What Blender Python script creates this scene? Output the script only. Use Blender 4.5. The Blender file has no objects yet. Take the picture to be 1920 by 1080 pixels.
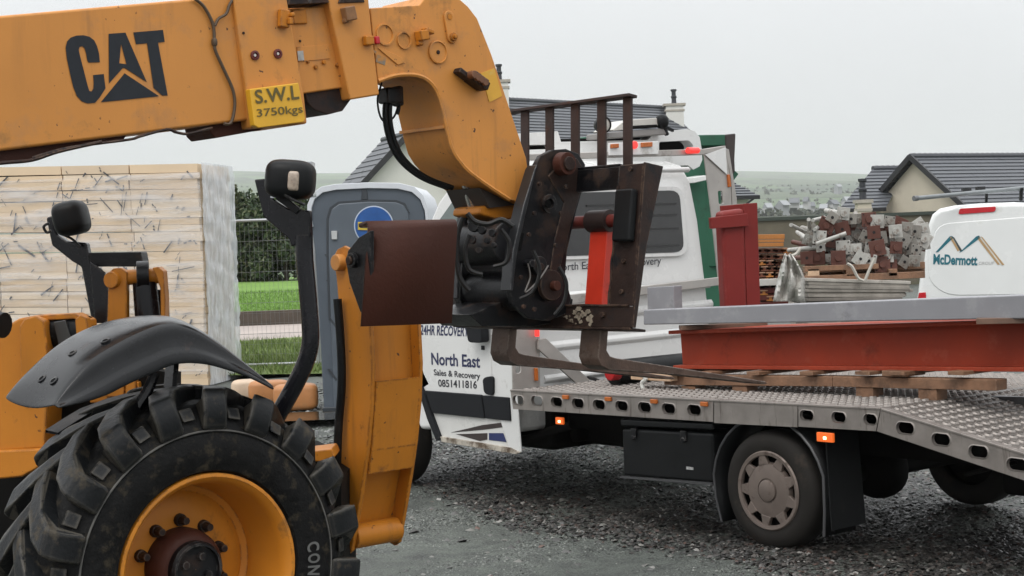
import bpy, bmesh, math, random
from mathutils import Vector, Matrix
from mathutils.geometry import tessellate_polygon
import numpy as np

random.seed(7)
RNG = np.random.default_rng(11)
scene = bpy.context.scene
COL = scene.collection
R = math.radians

# ---------------------------------------------------------------- camera
F = 3000.0                                   # focal length in pixels of the 1920 px wide photograph
CAMZ = 1.75
PITCH = math.atan(75 / F)
ROLL = R(-2.2)
cam_d = bpy.data.cameras.new('camera')
cam = bpy.data.objects.new('camera', cam_d)
COL.objects.link(cam)
cam_d.sensor_width = 36.0
cam_d.lens = 36.0 * F / 1920.0
cam_d.clip_start = 0.05
cam_d.clip_end = 9000
CAMROT = Matrix.Rotation(R(90) - PITCH, 3, 'X') @ Matrix.Rotation(ROLL, 3, 'Z')
CAMP = Vector((0, 0, CAMZ))
cam.matrix_world = Matrix.Translation(CAMP) @ CAMROT.to_4x4()
scene.camera = cam

# ---------------------------------------------------------------- world: even overcast sky
world = bpy.data.worlds.new('World')
scene.world = world
world.use_nodes = True
wn = world.node_tree.nodes
wl = world.node_tree.links
wn.clear()
w_out = wn.new('ShaderNodeOutputWorld')
w_bg = wn.new('ShaderNodeBackground')
w_sky = wn.new('ShaderNodeTexSky')
w_sky.sky_type = 'NISHITA'
w_sky.sun_disc = False
SUN_EL, SUN_AZ = R(52), R(205)               # behind the camera, a little to its left
w_sky.sun_elevation = SUN_EL
w_sky.sun_rotation = SUN_AZ
w_sky.air_density = 1.0
w_sky.dust_density = 4.0
w_scale = wn.new('ShaderNodeVectorMath'); w_scale.operation = 'SCALE'
w_scale.inputs['Scale'].default_value = 0.07
w_mix = wn.new('ShaderNodeMixRGB')
w_mix.inputs['Fac'].default_value = 0.93
w_mix.inputs['Color2'].default_value = (0.83, 0.845, 0.86, 1)
w_cl = wn.new('ShaderNodeTexNoise'); w_cl.inputs['Scale'].default_value = 2.2; w_cl.inputs['Detail'].default_value = 4
w_tc = wn.new('ShaderNodeTexCoord')
w_cr = wn.new('ShaderNodeMapRange')
w_cr.inputs['From Min'].default_value = 0.3; w_cr.inputs['From Max'].default_value = 0.7
w_cr.inputs['To Min'].default_value = 0.93; w_cr.inputs['To Max'].default_value = 1.05
w_bg.inputs['Strength'].default_value = 1.0
wl.new(w_sky.outputs['Color'], w_scale.inputs[0])
wl.new(w_scale.outputs['Vector'], w_mix.inputs['Color1'])
wl.new(w_mix.outputs['Color'], w_bg.inputs['Color'])
wl.new(w_tc.outputs['Generated'], w_cl.inputs['Vector'])
wl.new(w_cl.outputs['Fac'], w_cr.inputs['Value'])
# overcast sky: brighter overhead than at the horizon
w_sep = wn.new('ShaderNodeSeparateXYZ'); wl.new(w_tc.outputs['Generated'], w_sep.inputs['Vector'])
w_el = wn.new('ShaderNodeMapRange'); w_el.inputs['From Min'].default_value = 0.0; w_el.inputs['From Max'].default_value = 1.0
w_el.inputs['To Min'].default_value = 0.66; w_el.inputs['To Max'].default_value = 2.55
wl.new(w_sep.outputs['Z'], w_el.inputs['Value'])
w_mul = wn.new('ShaderNodeMath'); w_mul.operation = 'MULTIPLY'
wl.new(w_el.outputs['Result'], w_mul.inputs[0]); wl.new(w_cr.outputs['Result'], w_mul.inputs[1])
wl.new(w_mul.outputs[0], w_bg.inputs['Strength'])
wl.new(w_bg.outputs['Background'], w_out.inputs['Surface'])

sun_d = bpy.data.lights.new('sun', 'SUN')
sun_d.energy = 0.8
sun_d.angle = R(25)
sun_d.color = (1.0, 0.97, 0.93)
sun = bpy.data.objects.new('sun', sun_d)
COL.objects.link(sun)
# direction TO the sun, azimuth clockwise from +Y
_sd = Vector((math.sin(SUN_AZ) * math.cos(SUN_EL), math.cos(SUN_AZ) * math.cos(SUN_EL), math.sin(SUN_EL)))
sun.rotation_euler = _sd.to_track_quat('Z', 'Y').to_euler()
sun.location = (0, -5, 20)

vs = scene.view_settings
vs.view_transform = 'Standard'
vs.look = 'None'
vs.gamma = 1.0
vs.exposure = 0.25
vs.use_curve_mapping = False
scene.cycles.max_bounces = 8
scene.cycles.volume_bounces = 2
scene.cycles.use_denoising = True

# ---------------------------------------------------------------- geometry helpers
def ray(x, y):
    d = CAMROT @ Vector(((x - 960) / F, (540 - y) / F, -1.0))
    return d / d.y
def at(x, y, Y):
    return CAMP + ray(x, y) * Y
def on_z(x, y, z):
    r = ray(x, y)
    return CAMP + r * ((z - CAMZ) / r.z)
class Plane:
    def __init__(self, point, normal):
        self.p = Vector(point); self.n = Vector(normal).normalized()
    def hit(self, x, y):
        r = ray(x, y)
        return CAMP + r * ((self.p - CAMP).dot(self.n) / r.dot(self.n))
    def off(self, d):
        return Plane(self.p + self.n * d, self.n)
    def poly(self, pts):
        return [self.hit(x, y) for x, y in pts]

ORIGIN = {}
def tag(o, label=None, cat=None, group=None, kind=None):
    if label: o['label'] = label
    if cat: o['category'] = cat
    if group: o['group'] = group
    if kind: o['kind'] = kind
    return o
def empty(name, loc):
    o = bpy.data.objects.new(name, None)
    o.empty_display_size = 0.2
    COL.objects.link(o)
    o.location = loc
    ORIGIN[o] = Vector(loc)
    return o
def link_mesh(name, me, parent=None, loc=None):
    o = bpy.data.objects.new(name, me)
    COL.objects.link(o)
    if parent is not None:
        o.parent = parent
        ORIGIN[o] = ORIGIN[parent]
        if loc is not None: o.location = Vector(loc) - ORIGIN[parent]
    elif loc is not None:
        o.location = loc
        ORIGIN[o] = Vector(loc)
    return o

def frame(axis):
    a = Vector(axis).normalized()
    t = Vector((0, 0, 1)) if abs(a.z) < 0.9 else Vector((1, 0, 0))
    u = t.cross(a).normalized()
    return a, u, a.cross(u)

class MB:
    def __init__(self):
        self.v = []; self.f = []; self.sm = []
    def add(self, vs, fs, smooth=False):
        b = len(self.v)
        self.v += [Vector(p) for p in vs]
        for f in fs:
            self.f.append([b + i for i in f]); self.sm.append(smooth)
        return self
    def box(self, c, s, ax=None):
        c = Vector(c)
        X, Y, Z = ax if ax else (Vector((1, 0, 0)), Vector((0, 1, 0)), Vector((0, 0, 1)))
        vs = []
        for dz in (-.5, .5):
            for dx, dy in ((-.5, -.5), (.5, -.5), (.5, .5), (-.5, .5)):
                vs.append(c + X * dx * s[0] + Y * dy * s[1] + Z * dz * s[2])
        return self.add(vs, [(3, 2, 1, 0), (4, 5, 6, 7), (0, 1, 5, 4), (1, 2, 6, 5), (2, 3, 7, 6), (3, 0, 4, 7)])
    def bar(self, p0, p1, w, t, up=Vector((0, 0, 1))):
        p0, p1 = Vector(p0), Vector(p1)
        a = (p1 - p0); L = a.length; a.normalize()
        s = a.cross(up).normalized(); u = s.cross(a).normalized()
        return self.box((p0 + p1) / 2, (L, w, t), (a, s, u))
    def prism(self, pts, vec, holes=()):
        vec = Vector(vec)
        loops = [[Vector(p) for p in pts]] + [[Vector(p) for p in hl] for hl in holes]
        n = sum(len(l) for l in loops)
        flat = [p for l in loops for p in l]
        if holes:
            tris = [tuple(t) for t in tessellate_polygon(loops)]
        else:
            tris = [tuple(range(n))]
        fs = [t for t in tris] + [tuple(n + i for i in reversed(t)) for t in tris]
        b = 0
        for l in loops:
            k = len(l)
            for i in range(k):
                j = (i + 1) % k
                fs.append((b + i, b + j, n + b + j, n + b + i))
            b += k
        return self.add(flat + [p + vec for p in flat], fs)
    def sheet(self, pts, holes=()):
        loops = [[Vector(p) for p in pts]] + [[Vector(p) for p in hl] for hl in holes]
        flat = [p for l in loops for p in l]
        tris = [tuple(t) for t in tessellate_polygon(loops)]
        return self.add(flat, tris)
    def cyl(self, p0, p1, r0, r1=None, seg=20, cap=True):
        r1 = r0 if r1 is None else r1
        p0, p1 = Vector(p0), Vector(p1)
        a, u, w = frame(p1 - p0)
        vs = []
        for p, r in ((p0, r0), (p1, r1)):
            for i in range(seg):
                t = 2 * math.pi * i / seg
                vs.append(p + (u * math.cos(t) + w * math.sin(t)) * r)
        b = len(self.v)
        self.add(vs, [(i, (i + 1) % seg, seg + (i + 1) % seg, seg + i) for i in range(seg)], True)
        if cap:
            self.f.append([b + i for i in reversed(range(seg))]); self.sm.append(False)
            self.f.append([b + seg + i for i in range(seg)]); self.sm.append(False)
        return self
    def lathe(self, prof, c, axis, seg=40, closed=False):
        c = Vector(c); a, u, w = frame(axis)
        vs = []
        for i in range(seg):
            t = 2 * math.pi * i / seg
            d = u * math.cos(t) + w * math.sin(t)
            vs += [c + d * r + a * k for r, k in prof]
        m = len(prof); fs = []
        for i in range(seg):
            j = (i + 1) % seg
            for k in range(m if closed else m - 1):
                l = (k + 1) % m
                fs.append((i * m + k, j * m + k, j * m + l, i * m + l))
        return self.add(vs, fs, True)
    def tube(self, path, r, seg=10, smooth_path=True, cap=True):
        P = [Vector(p) for p in path]
        if smooth_path and len(P) > 2:
            Q = []
            for i in range(len(P) - 1):
                p0 = P[max(i - 1, 0)]; p1 = P[i]; p2 = P[i + 1]; p3 = P[min(i + 2, len(P) - 1)]
                for k in range(6):
                    t = k / 6
                    Q.append(0.5 * ((2 * p1) + (p2 - p0) * t + (2 * p0 - 5 * p1 + 4 * p2 - p3) * t * t + (3 * p1 - p0 - 3 * p2 + p3) * t ** 3))
            Q.append(P[-1]); P = Q
        vs = []; prev = None
        for i, p in enumerate(P):
            d = (P[min(i + 1, len(P) - 1)] - P[max(i - 1, 0)]).normalized()
            if prev is None:
                a, u, w = frame(d)
            else:
                u = (prev - d * prev.dot(d)).normalized(); w = d.cross(u)
            prev = u
            rr = r[i] if isinstance(r, (list, tuple)) else r
            for k in range(seg):
                t = 2 * math.pi * k / seg
                vs.append(p + (u * math.cos(t) + w * math.sin(t)) * rr)
        fs = []
        for i in range(len(P) - 1):
            for k in range(seg):
                l = (k + 1) % seg
                fs.append((i * seg + k, i * seg + l, (i + 1) * seg + l, (i + 1) * seg + k))
        b = len(self.v)
        self.add(vs, fs, True)
        if cap:
            self.f.append([b + k for k in reversed(range(seg))]); self.sm.append(False)
            self.f.append([b + (len(P) - 1) * seg + k for k in range(seg)]); self.sm.append(False)
        return self
    def blob(self, c, ax, rad, p=2.6, nu=20, nv=12):
        """superellipsoid"""
        c = Vector(c); X, Y, Z = ax
        def sp(v, e): return math.copysign(abs(v) ** e, v)
        e = 2.0 / p; vs = []; fs = []
        for j in range(nv + 1):
            ph = -math.pi / 2 + math.pi * j / nv
            for i in range(nu):
                th = 2 * math.pi * i / nu
                vs.append(c + X * rad[0] * sp(math.cos(ph), e) * sp(math.cos(th), e)
                          + Y * rad[1] * sp(math.cos(ph), e) * sp(math.sin(th), e) + Z * rad[2] * sp(math.sin(ph), e))
        for j in range(nv):
            for i in range(nu):
                k = (i + 1) % nu
                fs.append((j * nu + i, j * nu + k, (j + 1) * nu + k, (j + 1) * nu + i))
        return self.add(vs, fs, True)
    def mesh(self, name, mat, base=Vector((0, 0, 0))):
        me = bpy.data.meshes.new(name)
        me.from_pydata([tuple(p - base) for p in self.v], [], self.f)
        me.polygons.foreach_set('use_smooth', [True] * len(me.polygons))
        bm = bmesh.new(); bm.from_mesh(me)
        bmesh.ops.remove_doubles(bm, verts=bm.verts, dist=1e-6)
        bmesh.ops.recalc_face_normals(bm, faces=bm.faces)
        bm.to_mesh(me); bm.free()
        me.set_sharp_from_angle(angle=R(38))
        if mat is not None: me.materials.append(mat)
        return me
    def build(self, name, mat, parent=None, base=None, bevel=0, seg=2):
        if parent is not None:
            me = self.mesh(name, mat, ORIGIN[parent])
            o = link_mesh(name, me, parent)
        else:
            if base is None:
                xs = [p.x for p in self.v]; ys = [p.y for p in self.v]; zs = [p.z for p in self.v]
                base = Vector(((min(xs) + max(xs)) / 2, (min(ys) + max(ys)) / 2, min(zs)))
            base = Vector(base)
            me = self.mesh(name, mat, base)
            o = link_mesh(name, me, None, base)
        if bevel:
            m = o.modifiers.new('bevel', 'BEVEL'); m.width = bevel; m.segments = seg
            m.limit_method = 'ANGLE'; m.angle_limit = R(35); m.harden_normals = True
        return o

def text_mesh(body, quad, name, mat, parent, lift=Vector((0, 0, 0)), bold=0.0, depth=0.0, shear=0.0):
    """flat lettering: text outline mapped onto the quad TL, TR, BR, BL (world points)"""
    cu = bpy.data.curves.new('t', 'FONT')
    cu.body = body; cu.resolution_u = 4; cu.offset = bold; cu.shear = shear
    ob = bpy.data.objects.new('t', cu)
    COL.objects.link(ob)
    dg = bpy.context.evaluated_depsgraph_get()
    me = bpy.data.meshes.new_from_object(ob.evaluated_get(dg))
    bpy.data.objects.remove(ob); bpy.data.curves.remove(cu)
    xs = [v.co.x for v in me.vertices]; ys = [v.co.y for v in me.vertices]
    x0, x1, y0, y1 = min(xs), max(xs), min(ys), max(ys)
    tl, tr, br, bl = [Vector(p) + Vector(lift) for p in quad]
    base = ORIGIN[parent]
    for v in me.vertices:
        u = (v.co.x - x0) / (x1 - x0); w = (v.co.y - y0) / (y1 - y0)
        v.co = (bl.lerp(br, u)).lerp(tl.lerp(tr, u), w) - base
    me.materials.clear(); me.materials.append(mat)
    me.name = name
    return link_mesh(name, me, parent)

# ---------------------------------------------------------------- materials
MATS = {}
def M(name, col, rough=0.5, metal=0.0, var=0.12, scale=6.0, dirt=None, amt=0.0, dscale=2.5, drough=0.85,
      bump=0.0, bscale=60.0, streak=False, spec=0.5, coat=0.0, second=None, amt2=0.0, scale2=14.0, edge=None, er=0.010, eamt=0.5, chips=0.0):
    if name in MATS: return MATS[name]
    m = bpy.data.materials.new(name); m.use_nodes = True
    nt = m.node_tree; N = nt.nodes; L = nt.links
    b = N['Principled BSDF']
    b.inputs['Roughness'].default_value = rough
    b.inputs['Metallic'].default_value = metal
    b.inputs['Specular IOR Level'].default_value = spec
    b.inputs['Coat Weight'].default_value = coat
    b.inputs['Coat Roughness'].default_value = 0.15
    tc = N.new('ShaderNodeTexCoord')
    def noise(sc, det=6, rgh=0.6, vec=None):
        n_ = N.new('ShaderNodeTexNoise')
        n_.inputs['Scale'].default_value = sc; n_.inputs['Detail'].default_value = det; n_.inputs['Roughness'].default_value = rgh
        L.new(vec if vec is not None else tc.outputs['Object'], n_.inputs['Vector'])
        return n_
    def mix(fac, c1, c2, typ='MIX'):
        x = N.new('ShaderNodeMixRGB'); x.blend_type = typ
        for s, v in ((x.inputs['Fac'], fac), (x.inputs['Color1'], c1), (x.inputs['Color2'], c2)):
            if hasattr(v, 'links') or isinstance(v, bpy.types.NodeSocket): L.new(v, s)
            elif isinstance(v, (int, float)): s.default_value = v
            else: s.default_value = (*v[:3], 1)
        return x.outputs['Color']
    def ramp(val, lo, hi, t0=0.0, t1=1.0):
        r_ = N.new('ShaderNodeMapRange'); r_.clamp = True
        r_.inputs['From Min'].default_value = lo; r_.inputs['From Max'].default_value = hi
        r_.inputs['To Min'].default_value = t0; r_.inputs['To Max'].default_value = t1
        L.new(val, r_.inputs['Value']); return r_.outputs['Result']
    n1 = noise(scale)
    v = ramp(n1.outputs['Fac'], 0.3, 0.7, 1 - var, 1 + var)
    cm = N.new('ShaderNodeVectorMath'); cm.operation = 'SCALE'
    cm.inputs[0].default_value = col[:3]
    L.new(v, cm.inputs['Scale'])
    c = cm.outputs['Vector']
    rv = ramp(n1.outputs['Fac'], 0.3, 0.7, max(rough - 0.08, 0.02), min(rough + 0.1, 1))
    if second is not None:
        n3 = noise(scale2, 5, 0.65)
        c = mix(ramp(n3.outputs['Fac'], 0.62 - amt2 * 0.3, 0.72 - amt2 * 0.3), c, second)
    if dirt is not None:
        if streak:
            mp = N.new('ShaderNodeMapping'); mp.inputs['Scale'].default_value = (6, 6, 0.6)
            L.new(tc.outputs['Object'], mp.inputs['Vector'])
            n2 = noise(dscale, 7, 0.65, mp.outputs['Vector'])
        else:
            n2 = noise(dscale, 9, 0.68)
        f = ramp(n2.outputs['Fac'], 0.66 - amt * 0.35, 0.80 - amt * 0.35)
        c = mix(f, c, dirt)
        rr = N.new('ShaderNodeMix'); rr.data_type = 'FLOAT'
        L.new(f, rr.inputs['Factor']); L.new(rv, rr.inputs['A']); rr.inputs['B'].default_value = drough
        rv = rr.outputs['Result']
    if chips:
        n5 = noise(38, 3, 0.5); n6 = noise(3.0, 4, 0.6)
        k_ = N.new('ShaderNodeMath'); k_.operation = 'MULTIPLY'
        L.new(ramp(n5.outputs['Fac'], 0.70, 0.72), k_.inputs[0]); L.new(ramp(n6.outputs['Fac'], 0.62 - chips * .2, 0.70 - chips * .2), k_.inputs[1])
        c = mix(k_.outputs[0], c, (0.07, 0.028, 0.014))
        # run-off streaks
        mp2 = N.new('ShaderNodeMapping'); mp2.inputs['Scale'].default_value = (22, 22, 1.6); L.new(tc.outputs['Object'], mp2.inputs['Vector'])
        n7 = noise(1.0, 6, 0.6, mp2.outputs['Vector'])
        k2 = N.new('ShaderNodeMath'); k2.operation = 'MULTIPLY'
        L.new(ramp(n7.outputs['Fac'], 0.52, 0.80, 0, .55), k2.inputs[0]); L.new(ramp(noise(1.3, 3).outputs['Fac'], 0.42, 0.66), k2.inputs[1])
        c = mix(k2.outputs[0], c, (0.12, 0.06, 0.025))
    if edge is not None:
        bv = N.new('ShaderNodeBevel'); bv.samples = 3; bv.inputs['Radius'].default_value = er
        ge = N.new('ShaderNodeNewGeometry'); dt = N.new('ShaderNodeVectorMath'); dt.operation = 'DOT_PRODUCT'
        L.new(bv.outputs['Normal'], dt.inputs[0]); L.new(ge.outputs['True Normal'], dt.inputs[1])
        n4 = noise(24, 5, 0.7)
        ml = N.new('ShaderNodeMath'); ml.operation = 'MULTIPLY'
        L.new(ramp(dt.outputs['Value'], 0.985, 0.86), ml.inputs[0]); L.new(ramp(n4.outputs['Fac'], 0.62 - eamt * .3, 0.70 - eamt * .3), ml.inputs[1])
        c = mix(ml.outputs[0], c, edge)
    L.new(c, b.inputs['Base Color']); L.new(rv, b.inputs['Roughness'])
    if bump:
        nb = noise(bscale, 4, 0.6)
        bp = N.new('ShaderNodeBump'); bp.inputs['Strength'].default_value = bump; bp.inputs['Distance'].default_value = 0.01
        L.new(nb.outputs['Fac'], bp.inputs['Height']); L.new(bp.outputs['Normal'], b.inputs['Normal'])
    MATS[name] = m
    return m
def emis(name, col, strength, base=None):
    m = M(name, base or col, 0.3, var=0.02)
    b = m.node_tree.nodes['Principled BSDF']
    b.inputs['Emission Color'].default_value = (*col, 1); b.inputs['Emission Strength'].default_value = strength
    return m
def glass(name, col, rough=0.06):
    return M(name, col, rough, var=0.03, spec=0.7, coat=0.3)

RUST = (0.075, 0.03, 0.016)
yellow = M('yellow_paint', (0.54, 0.222, 0.044), 0.46, var=0.07, scale=1.6, dirt=(0.24, 0.125, 0.045), amt=0.17, dscale=3.0, bump=0.05, bscale=140, second=(0.47, 0.205, 0.055), amt2=0.25, scale2=5, edge=(0.16, 0.075, 0.03), er=.008, eamt=.3, chips=.8, spec=.4)
yellow2 = M('yellow_paint_scuffed', (0.46, 0.165, 0.014), 0.46, var=0.10, scale=3, dirt=(0.13, 0.055, 0.020), amt=0.16, dscale=4.5, bump=0.06, bscale=120, edge=(0.05, 0.020, 0.012), er=.012, eamt=.6, chips=.9, spec=.3)
rimyel = M('yellow_rim_paint', (0.50, 0.185, 0.017), 0.45, var=0.10, scale=4, dirt=(0.15, 0.075, 0.025), amt=0.17, dscale=5, edge=(.10, .045, .02), er=.012, eamt=.5, chips=.5, spec=.3)
rusty = M('rusty_steel', (0.056, 0.0175, 0.0105), 0.6, var=0.18, scale=2.5, dirt=(0.040, 0.013, 0.009), amt=0.12, dscale=1.6, bump=0.2, bscale=60, spec=.22)
rustydark = M('dark_rusty_steel', (0.026, 0.015, 0.012), 0.5, var=0.35, scale=8, dirt=(0.075, 0.030, 0.015), amt=0.24, dscale=4, bump=0.25, bscale=60, edge=(.12, .075, .05), eamt=.5, spec=0.2, second=(.012, .011, .012), amt2=.35, scale2=7)
blackst = M('greasy_black_steel', (0.006, 0.006, 0.007), 0.34, var=0.3, scale=9, dirt=(0.040, 0.022, 0.014), amt=0.32, dscale=6, bump=0.2, bscale=70, edge=(.10, .095, .09), er=.008, eamt=.45, spec=0.24)
barbrown = M('slat_brown_steel', (0.035, 0.021, 0.018), 0.55, var=0.3, scale=10, dirt=(0.065, 0.028, 0.018), amt=0.28, dscale=8, bump=.2, spec=.3)
blackpl = M('black_plastic', (0.008, 0.0085, 0.009), 0.42, var=0.2, scale=12, dirt=(0.030, 0.029, 0.027), amt=0.12, bump=0.08, bscale=200, spec=0.16)
blackpaint = M('black_paint', (0.006, 0.006, 0.008), 0.25, var=0.2, scale=12, dirt=(0.035, 0.030, 0.026), amt=0.12, dscale=6, spec=0.35, edge=(.07, .06, .05), er=.008, eamt=.4)
rubber = M('tyre_rubber', (0.009, 0.010, 0.011), 0.42, var=0.25, scale=7, dirt=(0.075, 0.060, 0.040), amt=0.30, dscale=10, bump=0.25, bscale=60, spec=0.22, edge=(.075, .068, .056), er=.02, eamt=.75)
rubber2 = M('sidewall_rubber', (0.008, 0.008, 0.008), 0.5, var=0.3, scale=16, dirt=(0.042, 0.035, 0.024), amt=0.36, dscale=18, bump=0.4, bscale=50, spec=0.1)
roadrub = M('road_tyre_rubber', (0.022, 0.020, 0.018), 0.65, var=0.15, scale=7, dirt=(0.05, 0.04, 0.032), amt=0.25, dscale=5, spec=0.12)
logodark = M('dark_decal', (0.020, 0.023, 0.028), 0.45, var=0.15, scale=20, spec=0.2)
alu = M('aluminium', (0.27, 0.243, 0.222), 0.45, 0.55, var=0.18, scale=8, dirt=(0.11, 0.09, 0.076), amt=0.24, dscale=4, streak=True)
aludeck = M('aluminium_deck', (0.15, 0.135, 0.122), 0.5, 0.5, var=0.2, scale=8, dirt=(0.07, 0.058, 0.048), amt=0.3, dscale=3)
alu2 = M('brushed_aluminium_post', (0.40, 0.375, 0.35), 0.45, 0.55, var=0.12, scale=6, dirt=(0.2, 0.17, 0.15), amt=0.16, dscale=4)
white = M('white_paint', (0.66, 0.66, 0.645), 0.28, var=0.03, scale=3, dirt=(0.34, 0.32, 0.28), amt=0.07, dscale=3, coat=0.3)
whited = M('white_paint_dirty', (0.62, 0.615, 0.59), 0.32, var=0.05, scale=3, dirt=(0.22, 0.18, 0.13), amt=0.16, dscale=4, coat=0.2)
trim = M('grey_black_trim', (0.014, 0.015, 0.017), 0.55, var=0.12, scale=10, spec=0.15)
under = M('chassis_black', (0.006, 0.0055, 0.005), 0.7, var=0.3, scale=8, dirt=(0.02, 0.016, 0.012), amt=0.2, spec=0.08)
redox = M('red_oxide_primer', (0.27, 0.036, 0.014), 0.6, spec=.25, var=0.14, scale=3, dirt=(0.13, 0.022, 0.011), amt=0.2, dscale=2.2, second=(.30, .055, .028), amt2=.15, scale2=9, edge=(.38, .09, .05), er=.008, eamt=.5)
redpost = M('red_oxide_post', (0.165, 0.015, 0.012), 0.5, spec=.3, var=0.12, scale=5, dirt=(0.08, 0.011, 0.010), amt=0.15, dscale=5, edge=(.25, .06, .05), er=.01, eamt=.4)
redfork = M('bright_red_paint', (0.52, 0.032, 0.012), 0.42, var=0.12, scale=8, dirt=(0.15, 0.03, 0.02), amt=0.18, dscale=6)
greybeam = M('grey_galvanised', (0.25, 0.25, 0.265), 0.5, 0.15, var=0.08, scale=4, dirt=(0.17, 0.165, 0.17), amt=0.2, dscale=3, second=(.29, .29, .30), amt2=.3, scale2=8, edge=(.38, .38, .40), er=.01, eamt=.5)
timber = M('wet_timber', (0.20, 0.105, 0.058), 0.6, var=0.35, scale=9, dirt=(0.06, 0.035, 0.022), amt=0.3, dscale=5, streak=False, bump=0.3, edge=(.34, .22, .14), er=.008, eamt=.5)
timberpale = M('pale_timber', (0.50, 0.34, 0.22), 0.65, var=0.2, scale=9, dirt=(0.28, 0.18, 0.11), amt=0.2, dscale=7)
chrome = M('chrome_rod', (0.55, 0.53, 0.5), 0.22, 0.9, var=0.1, scale=15)
navytxt = M('navy_lettering', (0.016, 0.02, 0.07), 0.4, var=0.03)
blacktxt = M('black_lettering', (0.02, 0.02, 0.028), 0.4, var=0.03)
orange_l = emis('lit_amber_lens', (1.0, 0.17, 0.02), 0.35, (0.7, 0.12, 0.02))
orange = M('amber_lens', (0.42, 0.11, 0.018), 0.25, var=0.08)
red_l = emis('lit_red_lens', (1.0, 0.05, 0.04), 0.9, (0.7, 0.02, 0.02))
redlens = M('red_lens', (0.45, 0.012, 0.02), 0.2, var=0.08)
warm_l = emis('lit_bulb', (1.0, 0.75, 0.35), 4.0, (0.9, 0.6, 0.3))
darkglass = glass('tinted_glass', (0.022, 0.022, 0.022), 0.12)
# ================================================================ ground, road, verge, lawn, hillside
def sstep(a, b, x):
    t = max(0.0, min(1.0, (x - a) / (b - a))); return t * t * (3 - 2 * t)
def gz(x, y):
    return 0.18 * sstep(11.5, 17, y) + 0.14 * sstep(17, 40, y)
def grid(name, mat, x0, x1, y0, y1, nx, ny, zf, kind='structure'):
    vs = []; fs = []
    for j in range(ny + 1):
        for i in range(nx + 1):
            x = x0 + (x1 - x0) * i / nx; y = y0 + (y1 - y0) * j / ny
            vs.append((x, y, zf(x, y)))
    for j in range(ny):
        for i in range(nx):
            a = j * (nx + 1) + i; fs.append((a, a + 1, a + nx + 2, a + nx + 1))
    me = bpy.data.meshes.new(name); me.from_pydata(vs, [], fs)
    me.polygons.foreach_set('use_smooth', [True] * len(me.polygons)); me.materials.append(mat)
    o = bpy.data.objects.new(name, me); COL.objects.link(o)
    if kind: o['kind'] = kind
    ORIGIN[o] = Vector((0, 0, 0))
    return o

def node_mat(name):
    m = bpy.data.materials.new(name); m.use_nodes = True
    return m, m.node_tree.nodes, m.node_tree.links, m.node_tree.nodes['Principled BSDF']
# wet crushed-stone yard
gm, N, L, B = node_mat('gravel_yard')
tc = N.new('ShaderNodeTexCoord')
def nz(sc, det=6, rg=.6):
    n = N.new('ShaderNodeTexNoise'); n.inputs['Scale'].default_value = sc; n.inputs['Detail'].default_value = det; n.inputs['Roughness'].default_value = rg
    L.new(tc.outputs['Object'], n.inputs['Vector']); return n
big = nz(.7, 5); mid = nz(6, 8, .7); fine = nz(60, 6, .7)
vo = N.new('ShaderNodeTexVoronoi'); vo.inputs['Scale'].default_value = 55; L.new(tc.outputs['Object'], vo.inputs['Vector'])
cr = N.new('ShaderNodeValToRGB')
cr.color_ramp.elements[0].position = .34; cr.color_ramp.elements[0].color = (.040, .044, .039, 1)
cr.color_ramp.elements[1].position = .68; cr.color_ramp.elements[1].color = (.122, .136, .116, 1)
L.new(mid.outputs['Fac'], cr.inputs['Fac'])
mx = N.new('ShaderNodeMixRGB'); mx.blend_type = 'OVERLAY'; mx.inputs['Fac'].default_value = .75
L.new(cr.outputs['Color'], mx.inputs['Color1']); L.new(fine.outputs['Fac'], mx.inputs['Color2'])
mx2 = N.new('ShaderNodeMixRGB'); mx2.blend_type = 'MULTIPLY'; mx2.inputs['Fac'].default_value = .5
L.new(mx.outputs['Color'], mx2.inputs['Color1'])
rg = N.new('ShaderNodeMapRange'); rg.inputs['From Min'].default_value = .3; rg.inputs['From Max'].default_value = .7; rg.inputs['To Min'].default_value = .45; rg.inputs['To Max'].default_value = 1.3
L.new(big.outputs['Fac'], rg.inputs['Value']); L.new(rg.outputs['Result'], mx2.inputs['Color2'])
L.new(mx2.outputs['Color'], B.inputs['Base Color'])
rr = N.new('ShaderNodeMapRange'); rr.inputs['From Min'].default_value = .35; rr.inputs['From Max'].default_value = .65; rr.inputs['To Min'].default_value = .45; rr.inputs['To Max'].default_value = .9
L.new(mid.outputs['Fac'], rr.inputs['Value']); L.new(rr.outputs['Result'], B.inputs['Roughness'])
ad = N.new('ShaderNodeMath'); ad.operation = 'ADD'; L.new(vo.outputs['Distance'], ad.inputs[0]); L.new(fine.outputs['Fac'], ad.inputs[1])
bp = N.new('ShaderNodeBump'); bp.inputs['Strength'].default_value = .9; bp.inputs['Distance'].default_value = .012
L.new(ad.outputs[0], bp.inputs['Height']); L.new(bp.outputs['Normal'], B.inputs['Normal'])
def rough_z(x, y):
    return gz(x, y) + .016 * math.sin(x * 1.7 + y * .9) * math.sin(y * 1.3 - x * .4) + .010 * math.sin(x * 4.1 - y * 3.3) * sstep(4, 7, y) - .008
grid('ground', gm, -60, 70, -12, 46, 260, 116, rough_z)
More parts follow.
